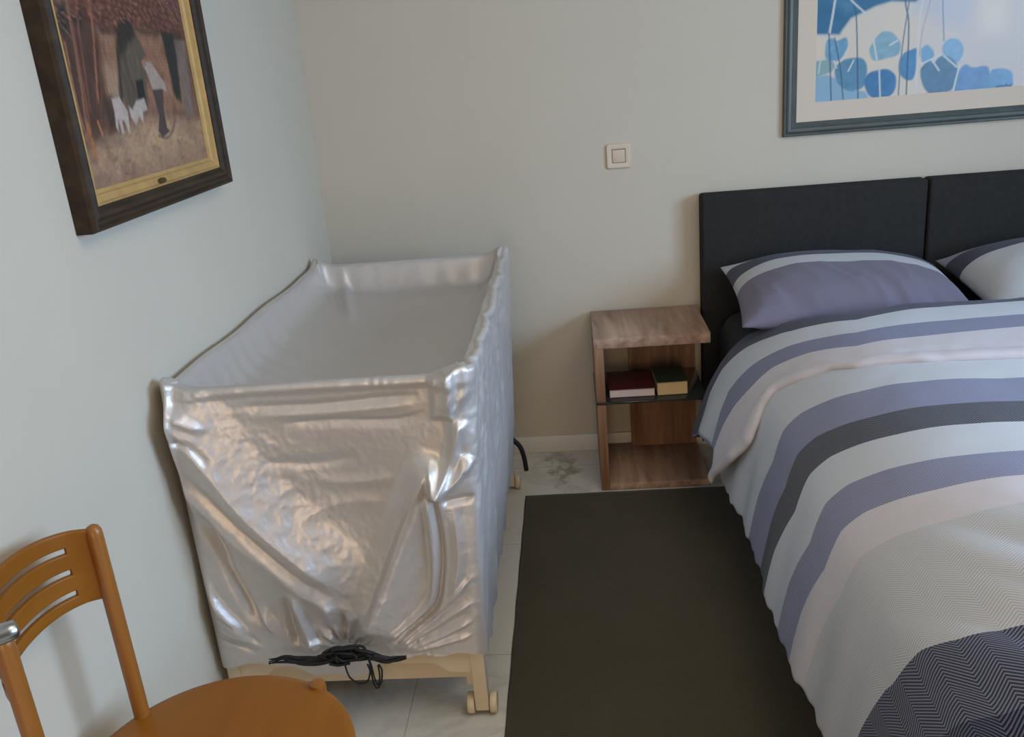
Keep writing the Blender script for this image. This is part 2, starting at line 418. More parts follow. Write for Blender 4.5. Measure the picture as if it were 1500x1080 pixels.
    for q in range(5200):
        ca, cb = pr.uniform(a_ax[0], a_ax[-1]), pr.uniform(b_ax[0], b_ax[-1])
        i0, j0 = int(np.searchsorted(b_ax, cb)), int(np.searchsorted(a_ax, ca))
        i0, j0 = min(i0, len(b_ax)-1), min(j0, len(a_ax)-1)
        base = I[i0, j0].copy()
        if cb > 1.635: ang, ln, wd, amp = -0.5+pr.normal(0, .35), .009, .0026, .42
        elif cb > 1.44: ang, ln, wd, amp = math.pi/2+0.12+pr.normal(0, .2), .015, .0016, .30
        else: ang, ln, wd, amp = pr.normal(0.1, .5), .010, .0030, .20
        c_ = np.clip(base*(1+pr.uniform(-amp, amp)) * (1+pr.uniform(-.07, .07, 3)), 0, 1)
        if cb > 1.635 and pr.rand() < .2: c_ = col(158, 108, 92)*pr.uniform(.6, 1.05)
        s0, s1 = slice(max(0, i0-8), i0+9), slice(max(0, j0-8), j0+9)
        da, db = A[s0, s1]-ca, B[s0, s1]-cb
        u_ = da*math.cos(ang)+db*math.sin(ang); v_ = -da*math.sin(ang)+db*math.cos(ang)
        mk = np.clip(1.2-np.hypot(u_/ln, v_/wd), 0, 1)*0.75
        I[s0, s1] = I[s0, s1]*(1-mk[..., None])+c_*mk[..., None]
    # animals and farmer
    over(in_poly(A, B, [(-1.349, 1.527), (-1.312, 1.530), (-1.318, 1.487), (-1.353, 1.485)], 0.006), col(34, 32, 32))
    for poly in ([(-1.471, 1.495), (-1.436, 1.497), (-1.413, 1.467), (-1.421, 1.425), (-1.428, 1.425), (-1.436, 1.449), (-1.446, 1.452), (-1.448, 1.425), (-1.456, 1.425), (-1.462, 1.455), (-1.470, 1.430), (-1.477, 1.440), (-1.470, 1.470)],
                 [(-1.404, 1.478), (-1.390, 1.470), (-1.364, 1.487), (-1.325, 1.490), (-1.320, 1.466), (-1.345, 1.462), (-1.352, 1.440), (-1.365, 1.455), (-1.388, 1.438), (-1.404, 1.455)]):
        over(in_poly(A, B, poly, 0.006), col(192, 178, 168)*(0.75+0.35*n2[..., None]))
    over(in_poly(A, B, [(-1.278, 1.515), (-1.219, 1.512), (-1.238, 1.461), (-1.240, 1.422), (-1.228, 1.413), (-1.273, 1.402), (-1.287, 1.418), (-1.268, 1.45)], 0.005), col(78, 66, 66)*(0.8+0.3*n2[..., None]))
    over(in_poly(A, B, [(-1.300, 1.561), (-1.285, 1.566), (-1.256, 1.562), (-1.228, 1.537), (-1.205, 1.520), (-1.203, 1.500), (-1.226, 1.506), (-1.275, 1.506), (-1.285, 1.54)], 0.005), col(176, 158, 146)*(0.75+0.35*n2[..., None]))
    over(in_poly(A, B, [(-1.302, 1.566), (-1.285, 1.572), (-1.280, 1.558), (-1.298, 1.552)], 0.005), col(160, 116, 94))
    over(line_mask(A, B, [(-1.29, 1.408), (-1.25, 1.400), (-1.21, 1.415), (-1.19, 1.435)], 0.003, 0.006)*0.7, col(84, 60, 56))
    return I*0.86

FY0, FY1, FZ0, FZ1 = -1.690, -0.962, 1.260, 1.885
fp = thing('framed_painting', (0, 0, 0), 'dark wood framed farmyard oil painting with gilt slip on left wall', 'painting')
M_dark = wood('dark_frame_wood', sRGB(38, 28, 20), sRGB(52, 40, 28), sRGB(66, 52, 38), (30, 6, 30), 0.55, spec=0.25)
M_gold = simple('gilt', sRGB(186, 152, 96), 0.45, 0.3, bump=0.2, bscale=120, var=0.12, vscale=20)
M_goldk = simple('old_brass', sRGB(92, 72, 34), 0.4, 0.7)
frame_loop('frame', (FY0, FY1, FZ0, FZ1), [(0, 0.0005), (0, 0.033), (0.003, 0.041), (0.008, 0.043), (0.013, 0.036), (0.019, 0.034), (0.026, 0.038), (0.033, 0.037), (0.039, 0.030), (0.050, 0.029), (0.050, 0.0005)], M_dark, fp, 'X')
gs = frame_loop('gilt_slip', (FY0+0.047, FY1-0.047, FZ0+0.045, FZ1-0.045), [(0, 0.004), (0.0, 0.030), (0.004, 0.031), (0.006, 0.027), (0.018, 0.023), (0.021, 0.0185), (0.028, 0.016), (0.030, 0.004)], M_gold, fp, 'X')
bm = bmesh.new(); add_lathe(bm, [(0.0, 0), (0.020, 0), (0.019, 0.003), (0.012, 0.004), (0.0, 0.004)][1:4], (0.0, 0, 0), 20, 'X')
for v in bm.verts: v.co = Vector((v.co.x+0.0255, v.co.y-1.345, v.co.z*0.36+1.3145))
bm_obj('name_tag', bm, M_goldk, fp)
art_mesh('canvas', FY0+0.072, FY1-0.072, FZ0+0.066, FZ1-0.066, 300, 260, paint_farm, 'X', 0.015, 0.5, fp)

# --- blue print over the bed
def paint_lily(A, B):
    I = np.ones(A.shape+(3,))*col(206, 200, 190)
    def over(mask, c): I[...] = I*(1-mask[..., None]) + np.asarray(c)*mask[..., None]
    n1 = vnoise(A, B, 18, 4); n2 = vnoise(A, B, 60, 6)
    I[...] = col(214, 202, 184)*(1-n1[..., None]*0.5) + col(196, 196, 198)*n1[..., None]*0.5
    over(np.clip((A-2.10)/0.12, 0, 1)*0.8, col(200, 196, 200))
    over(in_poly(A, B, [(2.107, 1.62), (2.26, 1.62), (2.30, 1.56), (2.27, 1.48), (2.20, 1.50), (2.138, 1.532), (2.10, 1.549)], 0.05)*0.9, col(186, 190, 208))
    over(in_poly(A, B, [(2.32, 1.56), (2.40, 1.56), (2.41, 1.45), (2.33, 1.45)], 0.05)*0.7, col(220, 212, 200))
    over(in_poly(A, B, [(2.30, 1.44), (2.62, 1.50), (2.62, 1.30), (2.30, 1.30)], 0.10)*0.5, col(190, 188, 194))
    over(in_poly(A, B, [(2.44, 1.60), (2.62, 1.60), (2.62, 1.53), (2.47, 1.54)], 0.03)*0.8, col(168, 186, 206))
    top = [(1.75, 1.86), (2.60, 1.86), (2.60, 1.70), (2.40, 1.64), (2.25, 1.60), (2.133, 1.598), (2.108, 1.575), (2.028, 1.584), (1.976, 1.573), (1.934, 1.556), (1.897, 1.542), (1.871, 1.508), (1.861, 1.493), (1.75, 1.503)]
    over(in_poly(A, B, top, 0.03)*0.5, col(150, 190, 214))
    over(in_poly(A, B, top, 0.010), col(28, 112, 160)*(0.75+0.4*n1[..., None]))
    over(in_poly(A, B, [(1.84, 1.60), (1.90, 1.60), (1.92, 1.57), (1.88, 1.56)], 0.03)*0.5, col(70, 150, 190))
    over(in_poly(A, B, [(1.75, 1.357), (1.822, 1.366), (1.855, 1.351), (1.89, 1.316), (1.956, 1.3), (1.975, 1.26), (1.75, 1.26)], 0.008), col(126, 172, 206))
    over(in_poly(A, B, [(1.75, 1.41), (1.836, 1.417), (1.854, 1.394), (1.838, 1.374), (1.75, 1.35)], 0.008), col(126, 168, 176))
    pads = [
      ([(1.818, 1.471), (1.834, 1.484), (1.855, 1.474), (1.883, 1.482), (1.890, 1.454), (1.869, 1.414), (1.842, 1.409), (1.817, 1.423)], (92, 156, 196)),
      ([(1.85, 1.384), (1.875, 1.408), (1.90, 1.414), (1.94, 1.410), (1.958, 1.378), (1.95, 1.320), (1.92, 1.306), (1.89, 1.310), (1.858, 1.340)], (78, 140, 178)),
      ([(1.950, 1.335), (1.965, 1.360), (2.0, 1.368), (2.03, 1.366), (2.056, 1.340), (2.052, 1.292), (2.02, 1.272), (1.975, 1.280), (1.955, 1.31)], (44, 122, 178)),
      ([(1.962, 1.435), (1.975, 1.460), (1.981, 1.470), (2.001, 1.489), (2.030, 1.488), (2.050, 1.470), (2.066, 1.445), (2.060, 1.414), (2.027, 1.404), (1.979, 1.400)], (120, 170, 194)),
      ([(2.064, 1.392), (2.078, 1.415), (2.100, 1.424), (2.122, 1.425), (2.123, 1.372), (2.113, 1.328), (2.086, 1.330), (2.065, 1.355)], (56, 136, 190)),
      ([(2.204, 1.418), (2.212, 1.440), (2.230, 1.450), (2.256, 1.444), (2.275, 1.412), (2.264, 1.375), (2.240, 1.366), (2.215, 1.390)], (120, 172, 214)),
      ([(2.134, 1.420), (2.145, 1.434), (2.158, 1.434), (2.178, 1.410), (2.172, 1.384), (2.142, 1.378)], (104, 164, 208)),
      ([(2.256, 1.300), (2.262, 1.340), (2.284, 1.362), (2.305, 1.352), (2.322, 1.350), (2.345, 1.353), (2.362, 1.345), (2.372, 1.31), (2.374, 1.268), (2.256, 1.272)], (92, 146, 198)),
      ([(2.370, 1.33), (2.388, 1.340), (2.415, 1.338), (2.440, 1.325), (2.446, 1.300), (2.442, 1.276), (2.374, 1.272)], (96, 158, 206)),
      ([(2.136, 1.350), (2.146, 1.372), (2.165, 1.384), (2.18, 1.376), (2.195, 1.392), (2.215, 1.396), (2.245, 1.380), (2.263, 1.345), (2.254, 1.295), (2.23, 1.275), (2.182, 1.270), (2.150, 1.300)], (82, 130, 166))]
    for P, c in pads:
        Q = P+P[:3]; sm_ = [(p.x, p.y) for p in catmull([(a, b, 0) for a, b in Q], 5)][5:5+5*len(P)]
        over(in_poly(A, B, sm_, 0.006), col(*c)*(0.86+0.28*n2[..., None]))
    lt, dk = col(196, 208, 214), col(46, 92, 122)
    for pts, w_, c in (([(1.866, 1.80), (1.843, 1.603), (1.828, 1.500)], .004, lt), ([(1.826, 1.500), (1.833, 1.40), (1.841, 1.270)], .0022, dk),
            ([(1.90, 1.75), (1.905, 1.592), (1.916, 1.53), (1.932, 1.270)], .0022, dk), ([(1.845, 1.484), (1.868, 1.382), (1.882, 1.272)], .002, dk),
            ([(2.06, 1.75), (2.073, 1.583), (2.089, 1.5), (2.094, 1.272)], .0024, dk), ([(2.10, 1.70), (2.083, 1.552), (2.070, 1.413), (2.067, 1.272)], .0024, col(96, 128, 148)),
            ([(2.15, 1.68), (2.126, 1.543), (2.123, 1.425), (2.127, 1.272)], .003, col(206, 206, 206)), ([(2.16, 1.60), (2.135, 1.48), (2.130, 1.40)], .0015, col(158, 164, 172)), ([(2.19, 1.68), (2.195, 1.573), (2.208, 1.444)], .0022, col(110, 150, 180)),
            ([(1.999, 1.366), (2.007, 1.270)], .0028, lt), ([(2.265, 1.36), (2.249, 1.272)], .0032, lt), ([(1.976, 1.463), (1.989, 1.402)], .003, lt),
            ([(1.895, 1.600), (1.915, 1.580), (1.942, 1.556)], .003, lt), ([(2.14, 1.376), (2.2, 1.400)], .003, lt), ([(2.174, 1.384), (2.198, 1.350)], .003, lt),
            ([(2.211, 1.396), (2.257, 1.356)], .003, lt), ([(1.912, 1.406), (1.895, 1.372)], .0025, lt), ([(2.055, 1.458), (2.03, 1.445)], .003, lt),
            ([(1.80, 1.412), (1.795, 1.372)], .002, lt), ([(1.845, 1.41), (1.855, 1.385)], .002, lt)):
        over(line_mask(A, B, pts, w_, 0.0025)*0.9, c)
    # pencilled artist's scribble, bottom right
    sc = [(2.392+0.0036*k, 1.281+0.0035*math.sin(k*2.3)+0.002*math.sin(k*5.1)) for k in range(15)]
    over(line_mask(A, B, sc, 0.0022, 0.002)*0.8, col(42, 84, 128))
    lum = I.mean(-1, keepdims=True)
    return (lum+(I-lum)*0.80)*np.array([1.02, 1.0, 0.94])

PX0, PX1, PZ0, PZ1 = 1.676, 2.690, 1.168, 1.930
bp_ = thing('framed_print', (0, 0, 0), 'large blue water-plant art print in grey-green frame above headboard', 'print')
M_gg = simple('grey_green_frame', sRGB(70, 78, 74), 0.42, var=0.12, vscale=14, bump=0.1, bscale=80)
M_mat = simple('cream_mount', sRGB(208, 194, 176), 0.8, bump=0.1, bscale=300)
frame_loop('frame', (PX0, PX1, PZ0, PZ1), [(0, 0.0005), (0, 0.014), (0.003, 0.019), (0.009, 0.019), (0.012, 0.022), (0.017, 0.024), (0.026, 0.021), (0.029, 0.017), (0.036, 0.018), (0.041, 0.015), (0.046, 0.012), (0.046, 0.0005)], M_gg, bp_, 'Y')
frame_loop('mount', (PX0+0.044, PX1-0.044, PZ0+0.044, PZ1-0.044), [(0, 0.006), (0, 0.0095), (0.064, 0.0095), (0.066, 0.0075), (0.066, 0.006)], M_mat, bp_, 'Y')
art_mesh('print', PX0+0.106, PX1-0.106, PZ0+0.106, PZ1-0.106, 300, 210, paint_lily, 'Y', 0.0074, 0.35, bp_)

# ------------------------------------------------------------------ light switch
sw = thing('light_switch', (1.1000, 0, 1.1465), 'cream square rocker light switch on the back wall', 'switch')
M_cream = simple('cream_plastic', sRGB(206, 192, 172), 0.35)
M_cream2 = simple('cream_rocker', sRGB(204, 188, 168), 0.35)
bm = bmesh.new()
rings = []
for hx, d in ((0.0435, 0.0), (0.0435, 0.006), (0.041, 0.009), (0.026, 0.0105), (0.0245, 0.0095), (0.0240, 0.0085), (0.0240, 0.0)):
    ring = []
    for q in range(4):
        sx_, sz_ = ((1, 1), (-1, 1), (-1, -1), (1, -1))[q]
        rr = 0.008*hx/0.0435 if hx > 0.03 else 0.001
        for k in range(5):
            a = math.pi/2*q + math.pi/2*k/4
            ring.append(bm.verts.new(((hx-rr)*sx_+rr*math.cos(a), -d, (hx-rr)*sz_+rr*math.sin(a))))
    rings.append(ring)
for a, b in zip(rings[:-1], rings[1:]):
    for k in range(20): bm.faces.new((a[k], a[(k+1) % 20], b[(k+1) % 20], b[k]))
bm_obj('cover_plate', bm, M_cream, sw, 35)
rk = box('rocker', -0.0225, 0.0225, -0.0115, -0.001, -0.0225, 0.0225, M_cream2, sw, 0.0015)
rk.rotation_euler = (0.03, 0, 0)

# ------------------------------------------------------------------ nightstand and books
M_oak = wood('rustic_oak', sRGB(116, 90, 74), sRGB(158, 128, 108), sRGB(188, 160, 138), (22, 2.2, 22), 0.5)
M_oakv = wood('rustic_oak_upright', sRGB(112, 80, 58), sRGB(140, 104, 78), sRGB(164, 128, 100), (30, 30, 2.5), 0.5)
M_smoke = simple('smoked_glass', sRGB(22, 26, 24), 0.08)
M_smoke.node_tree.nodes['Principled BSDF'].inputs['Transmission Weight'].default_value = 0.75
M_smoke.node_tree.nodes['Principled BSDF'].inputs['Base Color'].default_value = (0.12, 0.14, 0.13, 1)
NX, NY = 0.968, -0.370
ns = thing('nightstand', (NX, NY, 0), 'light oak open nightstand with smoked glass shelf beside the bed', 'nightstand')
W_, D_ = 0.397, 0.355
box('top', 0, W_, 0, D_, 0.541, 0.578, M_oak, ns, 0.0012)
box('side_panel', 0.0005, 0.033, 0.001, D_, 0.3435, 0.541, M_oakv, ns, 0.0012)
box('side_panel', 0.002, 0.033, 0.001, D_, 0.0, 0.3355, M_oakv, ns, 0.0012)
box('back_panel', 0.135, W_-0.010, D_-0.035, D_-0.012, 0.027, 0.541, M_oakv, ns, 0.001)
box('base', 0.033, W_-0.008, 0.001, D_, 0.0, 0.027, M_oak, ns, 0.0012)
box('glass_shelf', -0.003, W_-0.012, -0.003, D_-0.036, 0.3355, 0.3435, M_smoke, ns, 0.0008)

M_page = simple('paper_pages', sRGB(214, 200, 198), 0.8, bump=0.5, bscale=500)
M_page2 = simple('yellowed_pages', sRGB(206, 176, 128), 0.8, bump=0.5, bscale=500)
M_maroon = simple('maroon_cover', sRGB(74, 22, 28), 0.45, bump=0.2, bscale=300)
M_green = simple('dark_green_cover', sRGB(30, 48, 36), 0.45, bump=0.2, bscale=300)
def book(name, x, y, z, wx, dy, h, rz, cover, pages, label):
    t = thing(name, (x, y, z), label, 'book', rz, 'books on the glass shelf')
    bm = bmesh.new()
    add_box(bm, 0, wx, 0, dy, 0, 0.0025, 0.0008); add_box(bm, 0, wx, 0, dy, h-0.0025, h, 0.0008)
    add_box(bm, 0, wx, dy-0.003, dy, 0.0024, h-0.0024)        # spine at the back
    bm_obj('cover', bm, cover, t)
    bm = bmesh.new(); add_box(bm, 0.003, wx-0.003, 0.004, dy-0.0032, 0.0026, h-0.0026)
    bmesh.ops.subdivide_edges(bm, edges=bm.edges[:], cuts=2)
    bm_obj('pages', bm, pages, t)
book('book', 1.014, -0.336, 0.3438, 0.163, 0.180, 0.033, 0.0, M_maroon, M_page, 'larger maroon-covered book with white pages on the glass shelf')
book('book', 1.182, -0.338, 0.3438, 0.110, 0.160, 0.052, 0.03, M_green, M_page2, 'small thick green-covered book with yellowed pages on the glass shelf')

# ------------------------------------------------------------------ bed, mattress
M_char = simple('charcoal_upholstery', sRGB(46, 46, 45), 0.9, bump=0.6, bscale=420, var=0.10, vscale=60, spec=0.15, detail=2)
M_sheet = simple('charcoal_sheet', sRGB(56, 57, 57), 0.95, bump=0.4, bscale=300, var=0.06, vscale=30, spec=0.15)
M_blk = simple('black_plastic', sRGB(20, 20, 20), 0.5)
BX0, BX1, BY0, BY1 = 1.420, 2.915, -2.20, -0.085
bed = thing('bed', ((BX0+BX1)/2, -1.1, 0), 'double box-spring bed with charcoal two-panel upholstered headboard', 'bed')
def lb(name, x0, x1, y0, y1, z0, z1, mat, bev, seg=3):
    cx, cy = (BX0+BX1)/2, -1.1
    return box(name, x0-cx, x1-cx, y0-cy, y1-cy, z0, z1, mat, bed, bev, seg)
lb('headboard_panel', 1.381, 2.164, -0.080, -0.004, 0.12, 0.995, M_char, 0.012, 4)
lb('headboard_panel', 2.170, 2.953, -0.080, -0.004, 0.12, 0.995, M_char, 0.012, 4)
lb('box_spring', BX0, BX1, BY0, BY1, 0.06, 0.315, M_char, 0.02)
for lx in (BX0+0.10, BX1-0.10):
    for ly in (BY0+0.10, BY1-0.10):
        bm = bmesh.new(); add_lathe(bm, [(0.022, 0.0105 if ly < -0.4 and lx < 1.89 else 0.0), (0.024, 0.03), (0.024, 0.062)], (lx-(BX0+BX1)/2, ly+1.1, 0), 16)
        bm_obj('leg', bm, M_blk, bed, 40)
mt = box('mattress', BX0+0.008, BX1-0.008, BY0+0.02, BY1, 0.3155, 0.586, M_sheet, None, 0.095, 8)
tag(mt, 'thick mattress in a charcoal fitted sheet under the striped duvet', 'mattress')

# ------------------------------------------------------------------ striped bed linen
NAVY, PERI, LIGHT, PINK, DUSK = sRGB(66, 70, 86), sRGB(117, 123, 148), sRGB(194, 200, 207), sRGB(203, 199, 204), sRGB(46, 50, 58)
def linen(name, stops, herring=1.0):
    # stops: list of (v_end, base colour, herringbone line colour, strength); stripes across UV.y
    m, nt, b = nm(name); L = nt.links.new
    uvn = N(nt, 'ShaderNodeUVMap', uv_map='uv'); sep = N(nt, 'ShaderNodeSeparateXYZ'); L(uvn.outputs[0], sep.inputs[0])
    def mth(op, a, bb=None):
        n = N(nt, 'ShaderNodeMath', operation=op)
        for i, v in enumerate((a, bb)):
            if v is None: continue
            if isinstance(v, (int, float)): n.inputs[i].default_value = v
            else: L(v, n.inputs[i])
        return n.outputs[0]
    v0, v1 = stops[0][0], stops[-1][0]
    vv = mth('DIVIDE', mth('SUBTRACT', sep.outputs[1], v0), v1-v0)
    def ramp(k):
        rp = N(nt, 'ShaderNodeValToRGB'); rp.color_ramp.interpolation = 'CONSTANT'; e = rp.color_ramp.elements
        for i in range(1, len(stops)):
            c = stops[i][k]
            if not isinstance(c, tuple): c = (c, c, c, 1)
            pos = (stops[i-1][0]-v0)/(v1-v0)
            if i == 1: e[0].position = 0.0; e[0].color = c
            elif i == 2: e[1].position = pos; e[1].color = c
            else:
                q = e.new(pos); q.color = c
        L(vv, rp.inputs[0]); return rp.outputs[0]
    base, line, stren = ramp(1), ramp(2), ramp(3)
    zig = mth('PINGPONG', sep.outputs[0], 0.036)
    f = mth('FRACT', mth('DIVIDE', mth('ADD', sep.outputs[1], mth('MULTIPLY', zig, 0.9)), 0.0068))
    tri = mth('MULTIPLY', mth('ABSOLUTE', mth('SUBTRACT', f, 0.5)), 2.0)
    msk = N(nt, 'ShaderNodeMapRange', interpolation_type='SMOOTHSTEP'); msk.inputs[1].default_value = 0.42; msk.inputs[2].default_value = 0.72
    L(tri, msk.inputs[0])
    fac = mth('MULTIPLY', msk.outputs[0], stren)
    # weave mottling
    n1 = N(nt, 'ShaderNodeTexNoise', i_Scale=900.0, i_Detail=2.0); L(uvn.outputs[0], n1.inputs['Vector'])
    mx = N(nt, 'ShaderNodeMix', data_type='RGBA'); L(fac, mx.inputs[0]); L(base, mx.inputs[6]); L(line, mx.inputs[7])
    m2 = N(nt, 'ShaderNodeMix', data_type='RGBA', blend_type='MULTIPLY'); m2.inputs[0].default_value = 0.16
    L(mx.outputs[2], m2.inputs[6]); L(n1.outputs['Color'], m2.inputs[7])
    L(m2.outputs[2], b.inputs['Base Color'])
    bp = N(nt, 'ShaderNodeBump', i_Strength=0.25, i_Distance=0.001); L(n1.outputs['Fac'], bp.inputs['Height']); L(bp.outputs['Normal'], b.inputs['Normal'])
    b.inputs['Roughness'].default_value = 0.85; b.inputs['Specular IOR Level'].default_value = 0.2
    b.inputs['Sheen Weight'].default_value = 0.1
    return m

CSP = [(3.0, .69), (2.3, .70), (1.9, .695), (1.75, .685), (1.64, .662), (1.535, .616), (1.447, .54), (1.398, .435), (1.37, .32), (1.35, .20), (1.335, .08)]
_half = catmull([(2.172-0.0, 0, .700)]+[(x, 0, z) for x, z in CSP[2:]], 14)
_hx = np.array([p.x for p in _half]); _hz = np.array([p.z for p in _half])
_hs = np.r_[0, np.cumsum(np.hypot(np.diff(_hx), np.diff(_hz)))]
S0 = 0.828                                   # arc length offset: s = S0 + sigma on the left half
def sect(sig):
    a = np.abs(sig)
    x = np.interp(a, _hs, _hx); z = np.interp(a, _hs, _hz)
    x = np.where(sig >= 0, x, 2*2.172-x)
    return x, z
def gshift(sig, y=None):
    s = S0+sig
    g = np.interp(s, [0, .83, 1.1, 1.25, 1.4, 1.54, 1.6, 1.68, 1.8, 2.1], [-.26, -.18, -.135, -.10, -.06, -.005, .0, -.035, -.01, .0])
    if y is not None:      # lower stripes run more obliquely down the side
        g = g + np.clip((-1.62-y)/0.4, 0, 1)*np.interp(s, [1.0, 1.3, 1.45, 1.54, 1.6, 1.69, 1.8, 2.1], [.06, .04, .015, .0, .03, .09, .10, .12])
    return g
def dsurf(sig, y, flare=0.0):
    x, z = sect(sig)
    s = S0+np.abs(sig)
    drop = np.clip((s-1.42)/0.45, 0, 1); drop = drop*drop*(3-2*drop)
    side = np.where(sig >= 0, 1.0, -1.0)
    wav = (0.003*np.sin(y*24+1.0+3*drop)+0.003*np.sin(y*41+2.2))*np.clip((s-1.62)/0.2, 0, 1)+0.008*np.sin(y*7.5+0.6)+0.004
    x = x - side*drop*wav
    # soft loft on the top and oblique creases near the foot
    z = z + (1-drop)*(0.010*(vnoise(x, y, 3.1, 11, 2)-0.5) + 0.005*(vnoise(x, y, 9, 12, 2)-0.5))
    foot = np.clip((-1.72-y)/0.35, 0, 1)
    q = (x-1.5)*1.0 + (y+2.0)*0.55
    z = z + foot*(0.014*np.abs(np.sin(q*17))**1.5+0.006*np.abs(np.sin(q*31+1)))*np.clip((s-1.0)/0.3, 0, 1)*np.clip((1.9-s)/0.3, 0, 1)
    if flare:
        k = np.clip((s-1.55)/0.4, 0, 1); x = x - side*flare*k*k*(3-2*k)
    return x, y, z
def normals(P):
    du = np.gradient(P, axis=1); dv = np.gradient(P, axis=0)
    n = np.cross(du, dv); n /= np.linalg.norm(n, axis=2, keepdims=True)+1e-9
    return n
def make_duvet():
    ns_, ny_ = 260, 250
    y0, y1 = -0.70, -2.64
    ly = [-0.6, -.75, -.88, -1.0, -1.19, -1.28, -1.42, -1.51, -1.64, -1.69, -1.73, -1.82, -1.88, -2.0, -2.4]
    le = [1.78, 1.79, 1.829, 1.872, 1.848, 1.849, 1.857, 1.833, 1.836, 1.847, 1.875, 1.917, 1.945, 1.98, 1.93]
    Y = np.linspace(y0, y1, ny_)
    end = np.interp(Y, ly, le)-S0 + 0.004*np.sin(Y*95)
    a = np.linspace(-1, 1, ns_)
    A, YY = np.meshgrid(a, Y); E_ = np.broadcast_to(end[:, None], A.shape)
    sig = A*E_
    x, y, z = dsurf(sig, YY)
    tf = np.clip(-2.25-YY, 0, None); rf = 0.10                 # over the foot of the bed and down
    y = np.maximum(y, -2.25) - rf*np.sin(np.clip(tf/rf, 0, math.pi/2)) - 0.012*np.sin(x*13)*np.clip(tf/0.3, 0, 1)
    z = z - rf*(1-np.cos(np.clip(tf/rf, 0, math.pi/2))) - np.clip(tf-rf*math.pi/2, 0, None)
    z = np.maximum(z, 0.03)
    P = np.stack([x, y, z], -1)
    uv = np.stack([sig, -(YY-gshift(sig, YY))], -1)
    stops = [(0.0,), (1.12, LIGHT, sRGB(186, 188, 190), .25), (1.275, PERI, sRGB(172, 172, 196), .55), (1.391, DUSK, sRGB(140, 143, 154), .6),
             (1.53, LIGHT, sRGB(176, 178, 180), .2), (1.643, PERI, sRGB(172, 172, 196), .6), (1.76, PINK, sRGB(180, 174, 176), .35),
             (2.09, sRGB(196, 199, 202), sRGB(150, 150, 152), .6), (2.24, sRGB(48, 51, 68), sRGB(140, 144, 164), .72), (2.5, sRGB(26, 28, 40), sRGB(110, 116, 144), .7), (3.0, LIGHT, LIGHT, 0.)]
    me = grid_mesh('duvet', P, uv, flip=True)
    o = link('duvet', me, linen('duvet_cotton', stops), None, 180)
    so = o.modifiers.new('thick', 'SOLIDIFY'); so.thickness = 0.008; so.offset = -1
    tag(o, 'striped duvet in white, periwinkle and navy herringbone spread over the bed', 'duvet')
    return o
duvet = make_duvet()

